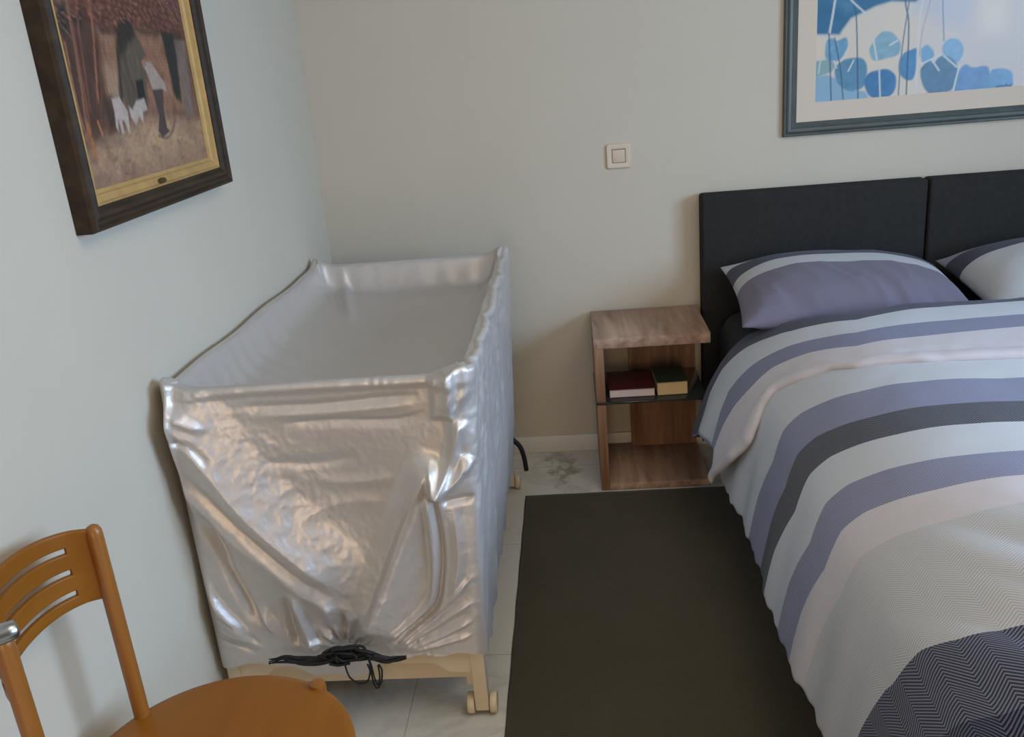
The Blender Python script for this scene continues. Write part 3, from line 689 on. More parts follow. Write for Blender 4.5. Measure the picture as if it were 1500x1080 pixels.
def make_turndown(parent):
    ns_ = 240
    tabs = [  # (arc length, y) of the fold edge, then of the stripe edges, then of the hem
        [(.2, -.69), (.78, -.69), (1.12, -.650), (1.24, -.675), (1.42, -.575), (1.55, -.463), (1.64, -.448), (1.72, -.441), (1.85, -.442), (2.0, -.41)],
        [(.2, -.74), (.8, -.735), (1.12, -.735), (1.27, -.760), (1.437, -.682), (1.562, -.58), (1.663, -.525), (1.74, -.530), (1.848, -.6), (2.0, -.66)],
        [(.2, -.855), (.85, -.855), (1.1, -.850), (1.297, -.850), (1.47, -.759), (1.582, -.71), (1.675, -.682), (1.73, -.706), (1.816, -.769), (2.0, -.80)],
        [(.2, -.95), (.9, -.947), (1.15, -.950), (1.325, -.940), (1.43, -.863), (1.536, -.815), (1.61, -.812), (1.682, -.787), (1.743, -.786), (1.817, -.796), (2.0, -.81)],
        [(.2, -1.17), (.99, -1.156), (1.2, -1.11), (1.358, -1.05), (1.41, -1.0), (1.483, -.970), (1.558, -.925), (1.611, -.938), (1.655, -.970), (1.70, -.985), (1.774, -.945), (1.881, -.837), (2.0, -.79)]]
    ti = lambda k, q: np.interp(q, [a_ for a_, b_ in tabs[k]], [b_ for a_, b_ in tabs[k]])
    send = [1.925, 1.845, 1.818, 1.822, 1.905]
    rows = []; vals = []; ts = []; ends = []
    seg = [6, 10, 10, 18]
    for k in range(4):
        for j in range(seg[k]):
            f = j/seg[k]; rows.append((k, f))
    rows.append((3, 1.0))
    a = np.linspace(-1, 1, ns_)
    P = np.zeros((len(rows), ns_, 3)); UV = np.zeros((len(rows), ns_, 2)); OFF = np.zeros((len(rows), ns_))
    for r, (k, f) in enumerate(rows):
        e = send[k]*(1-f)+send[k+1]*f-S0
        sig = a*e; s = S0+np.abs(sig)
        y = ti(k, s)*(1-f)+ti(k+1, s)*f
        y = y + np.where(sig < 0, 0.0, 0.0)
        x, yy, z = dsurf(sig, y, 0.045)
        P[r, :, 0] = x; P[r, :, 1] = yy; P[r, :, 2] = z
        UV[r, :, 0] = sig; UV[r, :, 1] = k+f
        t = (k+f)/4
        base = 0.024-0.008*max(0, min(1, (t-0.3)/0.4))
        if t < 0.06: base = -0.012 + 0.036*math.sin(math.pi/2*t/0.06)
        if t > 0.93: base = 0.016+0.003*math.sin(math.pi*(t-0.93)/0.07) - 0.003*((t-0.93)/0.07)**3
        OFF[r] = base
    Nn = normals(P); Nn *= np.sign(Nn[:, ns_//2:ns_//2+1, 2:3])
    # small puckers along the hem
    t_all = UV[..., 1]/4
    OFF += 0.004*np.clip((t_all-0.75)/0.25, 0, 1)*(vnoise(UV[..., 0], UV[..., 1]*0.2, 22, 21, 2)-0.5)*2
    P = P + Nn*OFF[..., None]
    nh = 6+10
    hem_P = (P+Nn*0.003)[:nh, -3:].copy(); hem_P[:, -1] += np.array([-0.002, 0, -0.006])
    # rows that roll the fold and the hem under
    r0_ = P[0] + np.array([0, -0.020, -0.012]); rl = P[-1] + np.array([0, 0.004, -0.009]); rl2 = rl + np.array([0, 0.06, -0.003])
    P = np.concatenate([r0_[None], P, rl[None], rl2[None]]); UV = np.concatenate([UV[:1]-[0, 0.02], UV, UV[-1:]+[0, 0.03], UV[-1:]+[0, 0.06]])
    me = grid_mesh('turned_down_edge', P, UV, flip=True)
    st = [(-0.5,), (1.0, NAVY, sRGB(120, 122, 140), .35), (2.0, LIGHT, sRGB(188, 190, 194), .15), (3.0, PERI, sRGB(170, 170, 192), .4), (4.6, PINK, sRGB(196, 190, 194), .1), (5.0, PINK, PINK, 0.)]
    o = link('turned_down_edge', me, linen('turndown_cotton', st), parent, 180)
    so = o.modifiers.new('thick', 'SOLIDIFY'); so.thickness = 0.006; so.offset = -1
    hb = link('hem_band', grid_mesh('hem_band', hem_P, flip=True), simple('lilac_hem', sRGB(150, 152, 184), 0.85), o, 180)
    hs_ = hb.modifiers.new('thick', 'SOLIDIFY'); hs_.thickness = 0.003; hs_.offset = 0
    o['label'] = 'turned-down top edge showing navy, white, periwinkle and pale pink stripes'
make_turndown(duvet)

def pillow(loc, rot, wx, dy, th, stops, label, seed, shear=0.0):
    nu, nv = 100, 70
    u = np.linspace(-1, 1, nu); v = np.linspace(-1, 1, nv); U, V_ = np.meshgrid(u, v)
    def half(sgn):
        ex = 1-0.055*(1-V_**2)*np.abs(U)**6*1.0 ; ey = 1-0.09*(1-U**2)*np.abs(V_)**6
        x = U*wx/2*ex; y = V_*dy/2*ey
        t = th*np.clip(1-np.abs(U)**2.6, 0, 1)**0.62*np.clip(1-np.abs(V_)**2.4, 0, 1)**0.62
        edge = np.clip(1-np.maximum(np.abs(U), np.abs(V_)), 0, 1)
        wr = 0.010*(vnoise(x, y, 7, seed, 2)-0.5) + 0.022*(1-np.abs(2*vnoise(x*1.0+y*0.5, y*0.35, 13, seed+2, 2)-1)-0.4)*np.clip(-V_*1.5+0.1, 0, 1)
        z = sgn*t + sgn*wr*np.clip(edge*6, 0, 1)
        return np.stack([x, y, z], -1)
    top, bot = half(1.0), half(-0.55)
    UVt = np.stack([U*wx/2, (V_*dy/2+dy/2)/dy + shear*U], -1)
    mat = linen('pillow_cotton', stops)
    me = grid_mesh('pillow', np.concatenate([bot[::-1], top[1:]]), np.concatenate([UVt[::-1], UVt[1:]]))
    o = link('pillow', me, mat, None, 180)
    # close the short ends: the side columns of both halves coincide there
    o.location = loc; o.rotation_euler = rot
    bm = bmesh.new(); bm.from_mesh(me); bmesh.ops.remove_doubles(bm, verts=bm.verts, dist=1e-4); bmesh.ops.recalc_face_normals(bm, faces=bm.faces); bm.to_mesh(me); bm.free()
    for p in me.polygons: p.use_smooth = True
    tag(o, label, 'pillow', 'pillows against the headboard')
    return o
pillow((1.805, -0.362, 0.680), (math.radians(9), math.radians(3), math.radians(-1)), 0.745, 0.505, 0.122,
       [(-0.3,), (0.47, sRGB(112, 108, 124), sRGB(132, 128, 144), .3), (0.62, sRGB(184, 187, 190), LIGHT, .0), (0.84, NAVY, sRGB(100, 102, 118), .2), (1.3, LIGHT, LIGHT, .0)],  # pale stripe darker than LIGHT: weaker daylight put into the colour
       'striped pillow with wide mauve-blue band, nearest the nightstand', 31)
pillow((2.560, -0.345, 0.680), (math.radians(10), 0, math.radians(3)), 0.745, 0.45, 0.128,
       [(-0.3,), (0.60, sRGB(184, 186, 187), LIGHT, .1), (0.80, NAVY, sRGB(100, 102, 118), .2), (1.3, sRGB(150, 150, 168), PERI, .0)],  # pale ground also toned down in colour for the weaker daylight here
       'mostly white pillow with one navy stripe, cut off at the right', 47, shear=0.06)

# ------------------------------------------------------------------ cot (crib)
M_cot = simple('cream_lacquer', sRGB(216, 198, 168), 0.4, bump=0.05, bscale=60, var=0.02)
M_wheel = simple('cream_wheel', sRGB(206, 190, 158), 0.4)
cot = thing('crib', (0.335, -0.91, 0), 'cream painted baby crib on casters hidden under silver cover', 'crib')
ox, oy = 0.335, -0.91
CXL, CXR, CYF, CYB = 0.020, 0.652, -1.532, -0.300
pw = 0.034
for i, (px, py) in enumerate(((CXL, CYF), (CXR-pw, CYF), (CXL, CYB-pw), (CXR-pw, CYB-pw))):
    lg = box('post', px-ox, px+pw-ox, py-oy, py+pw-oy, 0.016, 0.79, M_cot, cot, 0.004)
    cxm, cym = px+pw/2-ox, py+pw/2-oy
    bm = bmesh.new()
    side = 1 if px > 0.3 else 1
    for dx in (-0.0275, 0.0275):
        add_lathe(bm, [(0.010, dx-0.0095), (0.024, dx-0.0085), (0.0262, dx-0.005), (0.0262, dx+0.005), (0.024, dx+0.0085), (0.010, dx+0.0095)], (0, 0, 0), 24, 'X')
    add_tube(bm, [(-0.028, 0, 0), (0.028, 0, 0)], 0.006, 10)
    for v in bm.verts: v.co += Vector((cxm, cym+0.004, 0.0264))
    bm_obj('caster', bm, M_wheel, cot, 40)
def end_panel(y0, y1):
    n = 60; x0, x1 = CXL+pw-0.002, CXR-pw+0.002
    bm = bmesh.new(); lo, hi = [], []
    for k in range(n+1):
        x = x0+(x1-x0)*k/n
        d = min(x-x0, x1-x)
        t = min(max((d-0.045)/0.055, 0), 1); t = t*t*(3-2*t)
        zb = 0.129+0.031*t
        lo.append(zb); hi.append(x)
    F = [[bm.verts.new((hi[k]-ox, y-oy, z)) for k in range(n+1) for z in (lo[k], 0.30)] for y in (y0, y1)]
    for k in range(n):
        a = 2*k
        for G in F: bm.faces.new((G[a], G[a+2], G[a+3], G[a+1]))
        bm.faces.new((F[0][a], F[1][a], F[1][a+2], F[0][a+2])); bm.faces.new((F[0][a+1], F[0][a+3], F[1][a+3], F[1][a+1]))
    bm.faces.new((F[0][0], F[0][1], F[1][1], F[1][0])); bm.faces.new((F[0][-1], F[1][-1], F[1][-2], F[0][-2]))
    return bm_obj('end_panel', bm, M_cot, cot)
end_panel(CYF+0.004, CYF+0.016); end_panel(CYB-0.016, CYB-0.004)
for ya in (CYF+0.034, CYB-0.046):
    box('inner_panel', CXL+pw-0.002-ox, CXR-pw+0.002-ox, ya-oy, ya+0.012-oy, 0.28, 0.70, M_cot, cot, 0.002)
bm = bmesh.new(); add_box(bm, CXL+pw-ox, 0.613-ox, CYF+0.050-oy, CYF+0.064-oy, 0.078, 0.30, 0.002); add_box(bm, 0.596-ox, 0.613-ox, CYF+0.050-oy, CYF+0.064-oy, 0.056, 0.079, 0.001)
bm_obj('base_board', bm, M_cot, cot)
for px in (CXL+0.006, CXR-0.028):
    box('side_rail', px-ox, px+0.022-ox, CYF+pw-oy, CYB-pw-oy, 0.68, 0.72, M_cot, cot, 0.006)
    box('side_rail', px-ox, px+0.022-ox, CYF+pw-oy, CYB-pw-oy, 0.215, 0.265, M_cot, cot, 0.006)
box('slat_base', CXL+0.03-ox, CXR-0.03-ox, CYF+0.066-oy, CYB-0.05-oy, 0.232, 0.250, M_cot, cot, 0.003)

# ------------------------------------------------------------------ silver cover over the cot
def silver_mat():
    m, nt, b = nm('silver_foil_cloth'); L = nt.links.new
    b.inputs['Base Color'].default_value = (0.62, 0.59, 0.565, 1); b.inputs['Metallic'].default_value = 0.56
    b.inputs['Roughness'].default_value = 0.44
    tc = N(nt, 'ShaderNodeTexCoord')
    n1 = N(nt, 'ShaderNodeTexNoise', i_Scale=28.0, i_Detail=5.0, i_Roughness=0.6, i_Distortion=0.8)
    n2 = N(nt, 'ShaderNodeTexVoronoi', i_Scale=46.0, feature='DISTANCE_TO_EDGE')
    n3 = N(nt, 'ShaderNodeTexNoise', i_Scale=6.0, i_Detail=2.0)
    for n in (n1, n3): L(tc.outputs['Object'], n.inputs['Vector'])
    wv = N(nt, 'ShaderNodeVectorMath', operation='MULTIPLY_ADD'); L(n1.outputs['Color'], wv.inputs[0]); wv.inputs[1].default_value = (0.05, 0.05, 0.05); L(tc.outputs['Object'], wv.inputs[2])
    L(wv.outputs[0], n2.inputs['Vector'])
    mm = N(nt, 'ShaderNodeMath', operation='MULTIPLY'); L(n2.outputs['Distance'], mm.inputs[0]); L(n3.outputs['Fac'], mm.inputs[1])
    ad = N(nt, 'ShaderNodeMath', operation='MULTIPLY_ADD'); L(mm.outputs[0], ad.inputs[0]); ad.inputs[1].default_value = 0.9; L(n1.outputs['Fac'], ad.inputs[2])
    bp = N(nt, 'ShaderNodeBump', i_Strength=0.22, i_Distance=0.004); L(ad.outputs[0], bp.inputs['Height']); L(bp.outputs['Normal'], b.inputs['Normal'])
    return m
M_silver = silver_mat()

def fold(px, pz, pts, amp, wn, wp, t0=0.25, t1=0.25):
    P = [(p.x, p.y) for p in catmull([(a, b, 0) for a, b in pts], 6)]
    seg = np.array(P); ln = np.r_[0, np.cumsum(np.hypot(*np.diff(seg, axis=0).T))]; tot = ln[-1]
    best = np.full(px.shape, 9.0); sg = np.zeros(px.shape); tt = np.zeros(px.shape)
    for i in range(len(P)-1):
        (x1, z1), (x2, z2) = P[i], P[i+1]
        dx, dz = x2-x1, z2-z1; L2 = dx*dx+dz*dz+1e-12
        t = np.clip(((px-x1)*dx+(pz-z1)*dz)/L2, 0, 1)
        ex, ez = px-x1-t*dx, pz-z1-t*dz
        d = np.hypot(ex, ez); m = d < best
        best = np.where(m, d, best); sg = np.where(m, dx*(pz-z1)-dz*(px-x1), sg); tt = np.where(m, (ln[i]+t*(ln[i+1]-ln[i]))/tot, tt)
    wdt = np.where(sg > 0, wp, wn)
    r = best/wdt
    q_ = np.clip(1-r, 0, 1)
    prof = np.where(wdt > 0.08, q_**1.35, q_**2*(1+0.6*r))          # peaked crest: reads as a crease
    tap = np.clip(tt/t0, 0, 1) if t0 > 0 else 1.0
    tap2 = np.clip((1-tt)/t1, 0, 1) if t1 > 0 else 1.0
    sm = lambda q: q*q*(3-2*q)
    return amp*prof*sm(tap)*sm(tap2)

def front_relief(x, z):
    d = np.zeros(x.shape)
    d += -0.030*np.exp(-((x-0.37)/0.17)**2-((z-0.60)/0.22)**2)
    F = lambda *a, **k: fold(x, z, *a, **k)
    # long diagonals from the top left corner to the drawcord
    d += F([(0.02, 0.884), (0.094, 0.732), (0.156, 0.614), (0.213, 0.533), (0.292, 0.44), (0.377, 0.34)], 0.050, 0.170, 0.110, t0=0.10, t1=0.25)
    d += F([(0.024, 0.736), (0.101, 0.625), (0.188, 0.51), (0.261, 0.425), (0.337, 0.347)], -0.010, 0.024, 0.024)
    d += F([(0.012, 0.73), (0.042, 0.652), (0.126, 0.529), (0.2, 0.453), (0.254, 0.384), (0.37, 0.29)], 0.011, 0.045, 0.045, t0=0.15, t1=0.15)
    d += F([(0.057, 0.62), (0.098, 0.457), (0.147, 0.278)], -0.026, 0.035, 0.030)
    d += F([(0.090, 0.52), (0.127, 0.373), (0.175, 0.25)], 0.016, 0.018, 0.030)
    d += F([(0.004, 0.60), (0.012, 0.479), (0.034, 0.377), (0.111, 0.245)], 0.020, 0.080, 0.020, t0=0.2, t1=0.15)
    d += F([(0.228, 0.400), (0.242, 0.308), (0.262, 0.215)], 0.024, 0.030, 0.022, t0=0.3, t1=0.1)
    d += F([(0.21, 0.386), (0.211, 0.301), (0.222, 0.22)], -0.014, 0.022, 0.018)
    d += F([(0.30, 0.37), (0.305, 0.30), (0.300, 0.22)], 0.014, 0.03, 0.03)
    d += F([(0.015, 0.336), (0.075, 0.299), (0.132, 0.235)], -0.005, 0.012, 0.012)
    d += F([(0.007, 0.275), (0.121, 0.218)], -0.005, 0.010, 0.012)
    d += F([(0.010, 0.305), (0.10, 0.255), (0.14, 0.225)], 0.004, 0.012, 0.012)
    # folds from the right rail down to the drawcord
    d += F([(0.60, 0.72), (0.575, 0.676), (0.517, 0.564), (0.456, 0.424), (0.366, 0.225)], 0.048, 0.060, 0.120, t0=0.12, t1=0.15)
    d += F([(0.553, 0.639), (0.492, 0.534), (0.412, 0.36), (0.366, 0.27)], -0.022, 0.04, 0.03)
    d += F([(0.588, 0.63), (0.592, 0.498), (0.582, 0.402), (0.552, 0.32), (0.441, 0.235)], -0.024, 0.022, 0.014, t0=0.1, t1=0.1)
    d += F([(0.575, 0.63), (0.572, 0.498), (0.562, 0.402), (0.535, 0.33), (0.43, 0.245)], 0.016, 0.014, 0.04, t0=0.1, t1=0.1)
    d += F([(0.630, 0.60), (0.632, 0.45), (0.60, 0.33)], 0.010, 0.03, 0.03)
    d += F([(0.665, 0.795), (0.636, 0.702), (0.593, 0.622)], 0.022, 0.030, 0.022, t0=0.1, t1=0.1)
    d += F([(0.592, 0.622), (0.645, 0.657), (0.680, 0.700)], 0.026, 0.016, 0.040, t0=0.1, t1=0.05)
    d += F([(0.597, 0.599), (0.681, 0.606)], -0.014, 0.02, 0.012)
    d += F([(0.585, 0.70), (0.590, 0.655), (0.592, 0.60)], 0.018, 0.012, 0.02)
    for k, (a, b, c) in enumerate((((0.454, 0.231), (0.598, 0.343), (0.673, 0.414)), ((0.46, 0.222), (0.578, 0.294), (0.67, 0.34)), ((0.466, 0.213), (0.589, 0.259), (0.665, 0.29)),
                                   ((0.473, 0.208), (0.587, 0.234), (0.661, 0.248)), ((0.458, 0.227), (0.588, 0.318), (0.67, 0.376)), ((0.463, 0.217), (0.584, 0.277), (0.668, 0.315)))):
        d += F([a, b, c], 0.008 if k < 4 else -0.006, 0.010, 0.014, t0=0.15, t1=0.2)
    # pleats radiating from the drawcord
    for k in range(11):
        a = math.radians(18+k*14.4); L_ = 0.085+0.03*math.sin(k*2.7)
        p0 = (0.332+0.02*math.cos(a), 0.226+0.012*math.sin(a)); p1 = (0.332+L_*math.cos(a), 0.230+L_*math.sin(a))
        d += F([p0, ((p0[0]+p1[0])/2+0.004*math.sin(k*3), (p0[1]+p1[1])/2), p1], (0.011, -0.012)[k % 2], 0.013, 0.016, t0=0.1, t1=0.5)
    # slack under the front rail
    d += F([(0.157, 0.848), (0.348, 0.842), (0.518, 0.850), (0.604, 0.852)], -0.007, 0.022, 0.014)
    d += F([(0.253, 0.801), (0.376, 0.803), (0.511, 0.798), (0.601, 0.816)], -0.008, 0.026, 0.009)
    d += F([(0.18, 0.822), (0.40, 0.820), (0.60, 0.834)], 0.004, 0.018, 0.02)
    d += F([(0.254, 0.562), (0.373, 0.595), (0.486, 0.597)], 0.005, 0.05, 0.03)
    d += F([(0.188, 0.712), (0.332, 0.697), (0.432, 0.713)], -0.006, 0.02, 0.03)
    d += F([(0.266, 0.546), (0.332, 0.511), (0.392, 0.427)], 0.004, 0.04, 0.03)
    d += F([(0.30, 0.66), (0.40, 0.645), (0.52, 0.66)], 0.005, 0.03, 0.03)
    # gathered flap at the top right corner
    fl = in_poly(x, z, [(0.612, 0.96), (0.700, 0.96), (0.690, 0.860), (0.668, 0.835), (0.645, 0.800), (0.606, 0.803)], 0.018)
    d += 0.026*fl
    d += F([(0.640, 0.93), (0.648, 0.86), (0.630, 0.815)], 0.012, 0.02, 0.02, t0=0, t1=0.2)
    d += F([(0.668, 0.93), (0.664, 0.86), (0.650, 0.815)], -0.016, 0.012, 0.010, t0=0, t1=0.2)
    d += F([(0.012, 0.90), (0.055, 0.845), (0.12, 0.80)], 0.012, 0.02, 0.02)
    d += F([(0.03, 0.80), (0.075, 0.775), (0.115, 0.72)], -0.010, 0.012, 0.02)
    # the cloth wraps the two corner posts
    zf = np.clip((z-0.58)/0.22, 0, 1); zf = zf*zf*(3-2*zf)
    d += 0.016*zf*np.clip((0.052-x)/0.012, 0, 1) + 0.010*zf*np.clip((x-0.625)/0.02, 0, 1)
    d += 0.008*np.clip((z-0.868)/0.012, 0, 1)
    # crumple
    band = np.exp(-((x-0.16-(0.80-z)*0.55)/0.09)**2)
    cr = (1-np.abs(2*vnoise(x, z, 26, 61, 2)-1))**2 + 0.6*(1-np.abs(2*vnoise(x*1.2+z*0.4, z, 52, 62, 2)-1))**2
    d += (0.0009+0.0022*band)*cr + 0.004*(vnoise(x, z, 6, 63, 2)-0.5)
    pl = np.clip((z-0.86)/0.03, 0, 1)
    d += 0.0016*pl*np.sin(x*120+6*np.sin(x*23)+3*np.sin(x*51))*np.clip(np.sin(x*17), 0, 1)
    return d

def make_cover():
    x0, x1, yf, yb, rc = 0.012, 0.688, -1.550, -0.278, 0.026
    pts = []   # (x, y, side code)
    def arc(cx, cy, a0, n):
        for k in range(n): a = a0+math.pi/2*(k+0.5)/n; pts.append((cx+rc*math.cos(a), cy+rc*math.sin(a), 9))
    for k in range(200): pts.append((x0+rc+(x1-x0-2*rc)*k/199, yf, 0))
    arc(x1-rc, yf+rc, -math.pi/2, 8)
    for k in range(190): pts.append((x1, yf+rc+(yb-yf-2*rc)*k/189, 1))
    arc(x1-rc, yb-rc, 0, 6)
    for k in range(60): pts.append((x1-rc-(x1-x0-2*rc)*k/59, yb, 2))
    arc(x0+rc, yb-rc, math.pi/2, 6)
    for k in range(90): pts.append((x0, yb-rc-(yb-yf-2*rc)*k/89, 3))
    arc(x0+rc, yf+rc, math.pi, 6)
    PX = np.array([p[0] for p in pts]); PY = np.array([p[1] for p in pts]); K = len(pts)
    # rim height: sags a little between the posts, stands up over them
    cor = np.zeros(K)
    for cx, cy, h in ((x0, yf, 0.028), (x1, yf, 0.022), (x1, yb, 0.030), (x0, yb, 0.028)):
        cor += h*np.exp(-((PX-cx)**2+(PY-cy)**2)/0.045**2)
    rim = 0.896 - 0.013*(PY-yf)/(yb-yf) + cor
    rr = PX > x1-0.01
    rim += np.where(rr, 0.007*np.sin(PY*26+0.5)*np.sin(PY*11)**2, 0) + np.where(PX < x0+0.01, 0.003*np.sin(PY*13), 0)
    hem = np.where(PY < yf+0.03, np.interp(PX, [0.0, 0.13, 0.19, 0.25, 0.33, 0.38, 0.42, 0.46, 0.70], [0.180, 0.190, 0.175, 0.155, 0.146, 0.155, 0.185, 0.195, 0.199]), 0.19)
    hem = hem + 0.004*np.sin(PX*60+PY*47)
    R_ = 170
    wv = np.linspace(0, 1, R_)**1.0
    Wm = wv[:, None]*np.ones(K)[None]; X = np.ones((R_, 1))*PX[None]; Y = np.ones((R_, 1))*PY[None]
    top = rim[None]-0.012
    Z = top*(1-Wm)+hem[None]*Wm
    # outward directions
    nx = np.where(PX >= x1-rc, (PX-(x1-rc))/rc, np.where(PX <= x0+rc, (PX-(x0+rc))/rc, 0)); ny = np.where(PY >= yb-rc, (PY-(yb-rc))/rc, np.where(PY <= yf+rc, (PY-(yf+rc))/rc, 0))
    nl = np.hypot(nx, ny)+1e-9; nx, ny = nx/nl, ny/nl
    ff = np.clip(-ny, 0, 1)[None]; fr_ = np.clip(nx, 0, 1)[None]; fb = np.clip(ny, 0, 1)[None]; flf = np.clip(-nx, 0, 1)[None]
    rel = front_relief(X, Z)
    edgef = np.clip(np.minimum(X-x0, x1-X)/0.03, 0.25, 1)
    rel = np.where(rel < 0, -0.046*np.tanh(-rel/0.046), rel)
    dF = rel*ff*edgef
    # right face: long near-vertical pleats, creased near the rail and gathered at the hem
    yy, zz = Y, Z
    pl1 = 1-np.abs(2*vnoise(yy*1.0+0.12*zz, zz*0.10, 9, 71, 2)-1); pl2 = 1-np.abs(2*vnoise(yy*1.0-0.25*zz, zz*0.25, 24, 73, 2)-1)
    cr = 1-np.abs(2*vnoise(yy, zz, 24, 75, 3)-1)
    dR = 0.014*(pl1-0.5) + 0.007*(pl2-0.5) + 0.006*(cr-0.5)*(0.3+0.7*np.clip((zz-0.5)/0.3, 0, 1))
    dR += 0.020*np.sin(np.pi*np.clip((yy-yf)/(yb-yf), 0, 1))*np.sin(np.pi*np.clip(Wm, 0, 1))
    dR += 0.004*np.sin(yy*85+2*np.sin(yy*17))*np.clip((Wm-0.75)/0.25, 0, 1)
    dR -= 0.030*Wm**1.6
    gth = np.abs(np.sin(yy*15+2.5*zz+1.5*np.sin(yy*4)))
    dR += 0.012*(gth-0.5)*np.clip(1-Wm/0.16, 0, 1)*np.clip((-0.45-yy)/0.3, 0, 1)
    dB = 0.006*(vnoise(X, Z, 9, 77, 2)-0.5)
    D = dF + dR*fr_ + dB*fb
    X = X + nx[None]*np.where(fr_ > 0, D, 0) ; Y = Y + ny[None]*np.where((ff > 0) | (fb > 0), D, 0)
    X = np.where(PX[None] > 0.35, X, np.maximum(X, 0.004))
    # right front corner follows the taper
    X = X - np.where((PX[None] > 0.55) & (fr_ <= 0), 0.030*Wm**1.6*np.clip((X-0.55)/0.13, 0, 1), 0)
    # over the rail and down into the cot
    Q = 12; capX, capY, capZ = [], [], []
    rr_ = 0.012
    for k in range(1, Q):
        a = math.pi*k/(Q-1)*0.75
        ins = rr_*(1-math.cos(a))
        capX.append(X[0]-nx*ins); capY.append(Y[0]-ny*ins); capZ.append(Z[0]+rr_*math.sin(a))
    Xi, Yi, Zi = capX[-1], capY[-1], capZ[-1]
    J = 70; inX, inY, inZ = [], [], []
    cx, cy = (x0+x1)/2, (yf+yb)/2
    for j in range(1, J+1):
        f = (j/J)**1.5*0.985
        xx = cx+(Xi-cx)*(1-f); yv = cy+(Yi-cy)*(1-f)
        ex = np.clip(np.minimum(xx-x0, x1-xx)-0.02, 0, None); ey = np.clip(np.minimum(yv-yf, yb-yv)-0.02, 0, None)
        dd = np.minimum(ex, ey)
        g1 = (1-np.exp(-(ex/0.024)**1.5))*(1-np.exp(-(ey/0.024)**1.5)); g2 = (1-np.exp(-(ex/0.15)**2))*(1-np.exp(-(ey/0.17)**2))
        sag = 0.105*g1 + 0.050*g2
        near = np.exp(-dd/0.07)
        crn = 1-np.abs(2*vnoise(xx, yv, 17, 81, 3)-1)
        rgt = np.exp(-(x1-xx)/0.05); lft = np.exp(-(xx-x0)/0.09); bk = np.exp(-(yb-yv)/0.12)
        wr = 0.010*(crn-0.6)*near*(dd > 0.004) + 0.007*np.sin(yv*48+9*np.sin(yv*5.0)+xx*25)*lft*np.clip(dd/0.02, 0, 1) + 0.004*np.sin(xx*60+3*np.sin(xx*11))*bk*np.clip(dd/0.02, 0, 1)
        wr += 0.010*(np.abs(np.sin(yv*15+1.5*np.sin(yv*4)))-0.5)*rgt*np.clip(dd/0.01, 0, 1)*np.clip((-0.45-yv)/0.3, 0, 1)
        wr += 0.010*(1-np.abs(2*vnoise(xx*1.5+yv*0.5, yv, 22, 85, 2)-1)-0.5)*lft*np.clip(dd/0.015, 0, 1)
        wr += 0.004*(vnoise(xx, yv, 5, 83, 2)-0.5)
        # a pinched pleat hanging from the back left corner
        pl = np.exp(-((xx-0.115-0.30*(-0.30-yv))/0.016)**2)*np.clip((yv+0.62)/0.10, 0, 1)*np.clip(dd/0.02, 0, 1)
        wr += 0.022*pl
        kz = 1-np.exp(-dd/0.03)
        inX.append(xx); inY.append(yv); inZ.append(Zi*(1-kz)+0.897*kz-sag+wr)
    V = np.stack([np.concatenate([np.array(inX)[::-1], np.array(capX)[::-1], X]), np.concatenate([np.array(inY)[::-1], np.array(capY)[::-1], Y]), np.concatenate([np.array(inZ)[::-1], np.array(capZ)[::-1], Z])], -1)
    me = grid_mesh('crib_cover', V, wrap=True, flip=True)
    bm = bmesh.new(); bm.from_mesh(me); bm.verts.ensure_lookup_table()
    bm.faces.new([bm.verts[k] for k in range(K)]) if K > 2 else None
    bmesh.ops.recalc_face_normals(bm, faces=bm.faces)
    bm.to_mesh(me); bm.free()
    o = link('crib_cover', me, M_silver, None, 180)
    tag(o, 'crinkled silver foil dust cover with black drawcord draped over the crib', 'cover')
    return o
cover = make_cover()
M_cord = simple('black_cord', sRGB(16, 16, 17), 0.6, bump=0.4, bscale=400)
def cord(name, pts, r, parent=cover):
    return tube(name, catmull(pts, 8), r, M_cord, parent, 8)
YC = -1.592
bm = bmesh.new()
band = [(0.157, .224), (0.194, .231), (0.236, .224), (0.291, .225), (0.344, .240), (0.384, .237), (0.428, .222), (0.453, .219), (0.482, .224)]
for k in range(4):
    q = [(x, YC+0.004*math.sin(k*2+i), z+0.005*math.sin(k*1.7+i*1.3)) for i, (x, z) in enumerate(band)]
    n_ = len(catmull(q, 8)); add_tube(bm, catmull(q, 8), [0.0012+0.0048*min(1, 3.0*min(i, n_-1-i)/n_+0.05) for i in range(n_)], 8)
rr = random.Random(5)
for k in range(7):      # the bunched knot
    cx, cz = 0.340+rr.uniform(-0.018, 0.022), 0.240+rr.uniform(-0.006, 0.010)
    q = [(cx+0.045*math.cos(a+k)*rr.uniform(.7, 1.1), YC-0.006+0.008*math.sin(2*a+k), cz+0.017*math.sin(a+k)) for a in np.linspace(0, 5.8, 9)]
    add_tube(bm, catmull(q, 6), 0.0034, 8)
bm_obj('drawcord', bm, M_cord, cover, 60)
for q, r in (([(0.341, 0.225), (0.341, 0.211), (0.348, 0.186), (0.367, 0.172), (0.388, 0.177), (0.400, 0.206), (0.398, 0.230)], 0.0022),
             ([(0.396, 0.235), (0.399, 0.215), (0.401, 0.172), (0.409, 0.156), (0.422, 0.177), (0.428, 0.210), (0.424, 0.228)], 0.0022),
             ([(0.398, 0.230), (0.402, 0.212), (0.406, 0.178), (0.412, 0.165), (0.420, 0.192), (0.421, 0.225)], 0.0020)):
    cord('cord_loop', [(x, YC-0.010-0.003*i, z) for i, (x, z) in enumerate(q)], r)
tg = cord('cord_end', [(0.655, -0.47, 0.28), (0.690, -0.455, 0.235), (0.703, -0.450, 0.19), (0.708, -0.447, 0.135)], [0.004, 0.006, 0.009, 0.011]*1 if False else 0.0085)

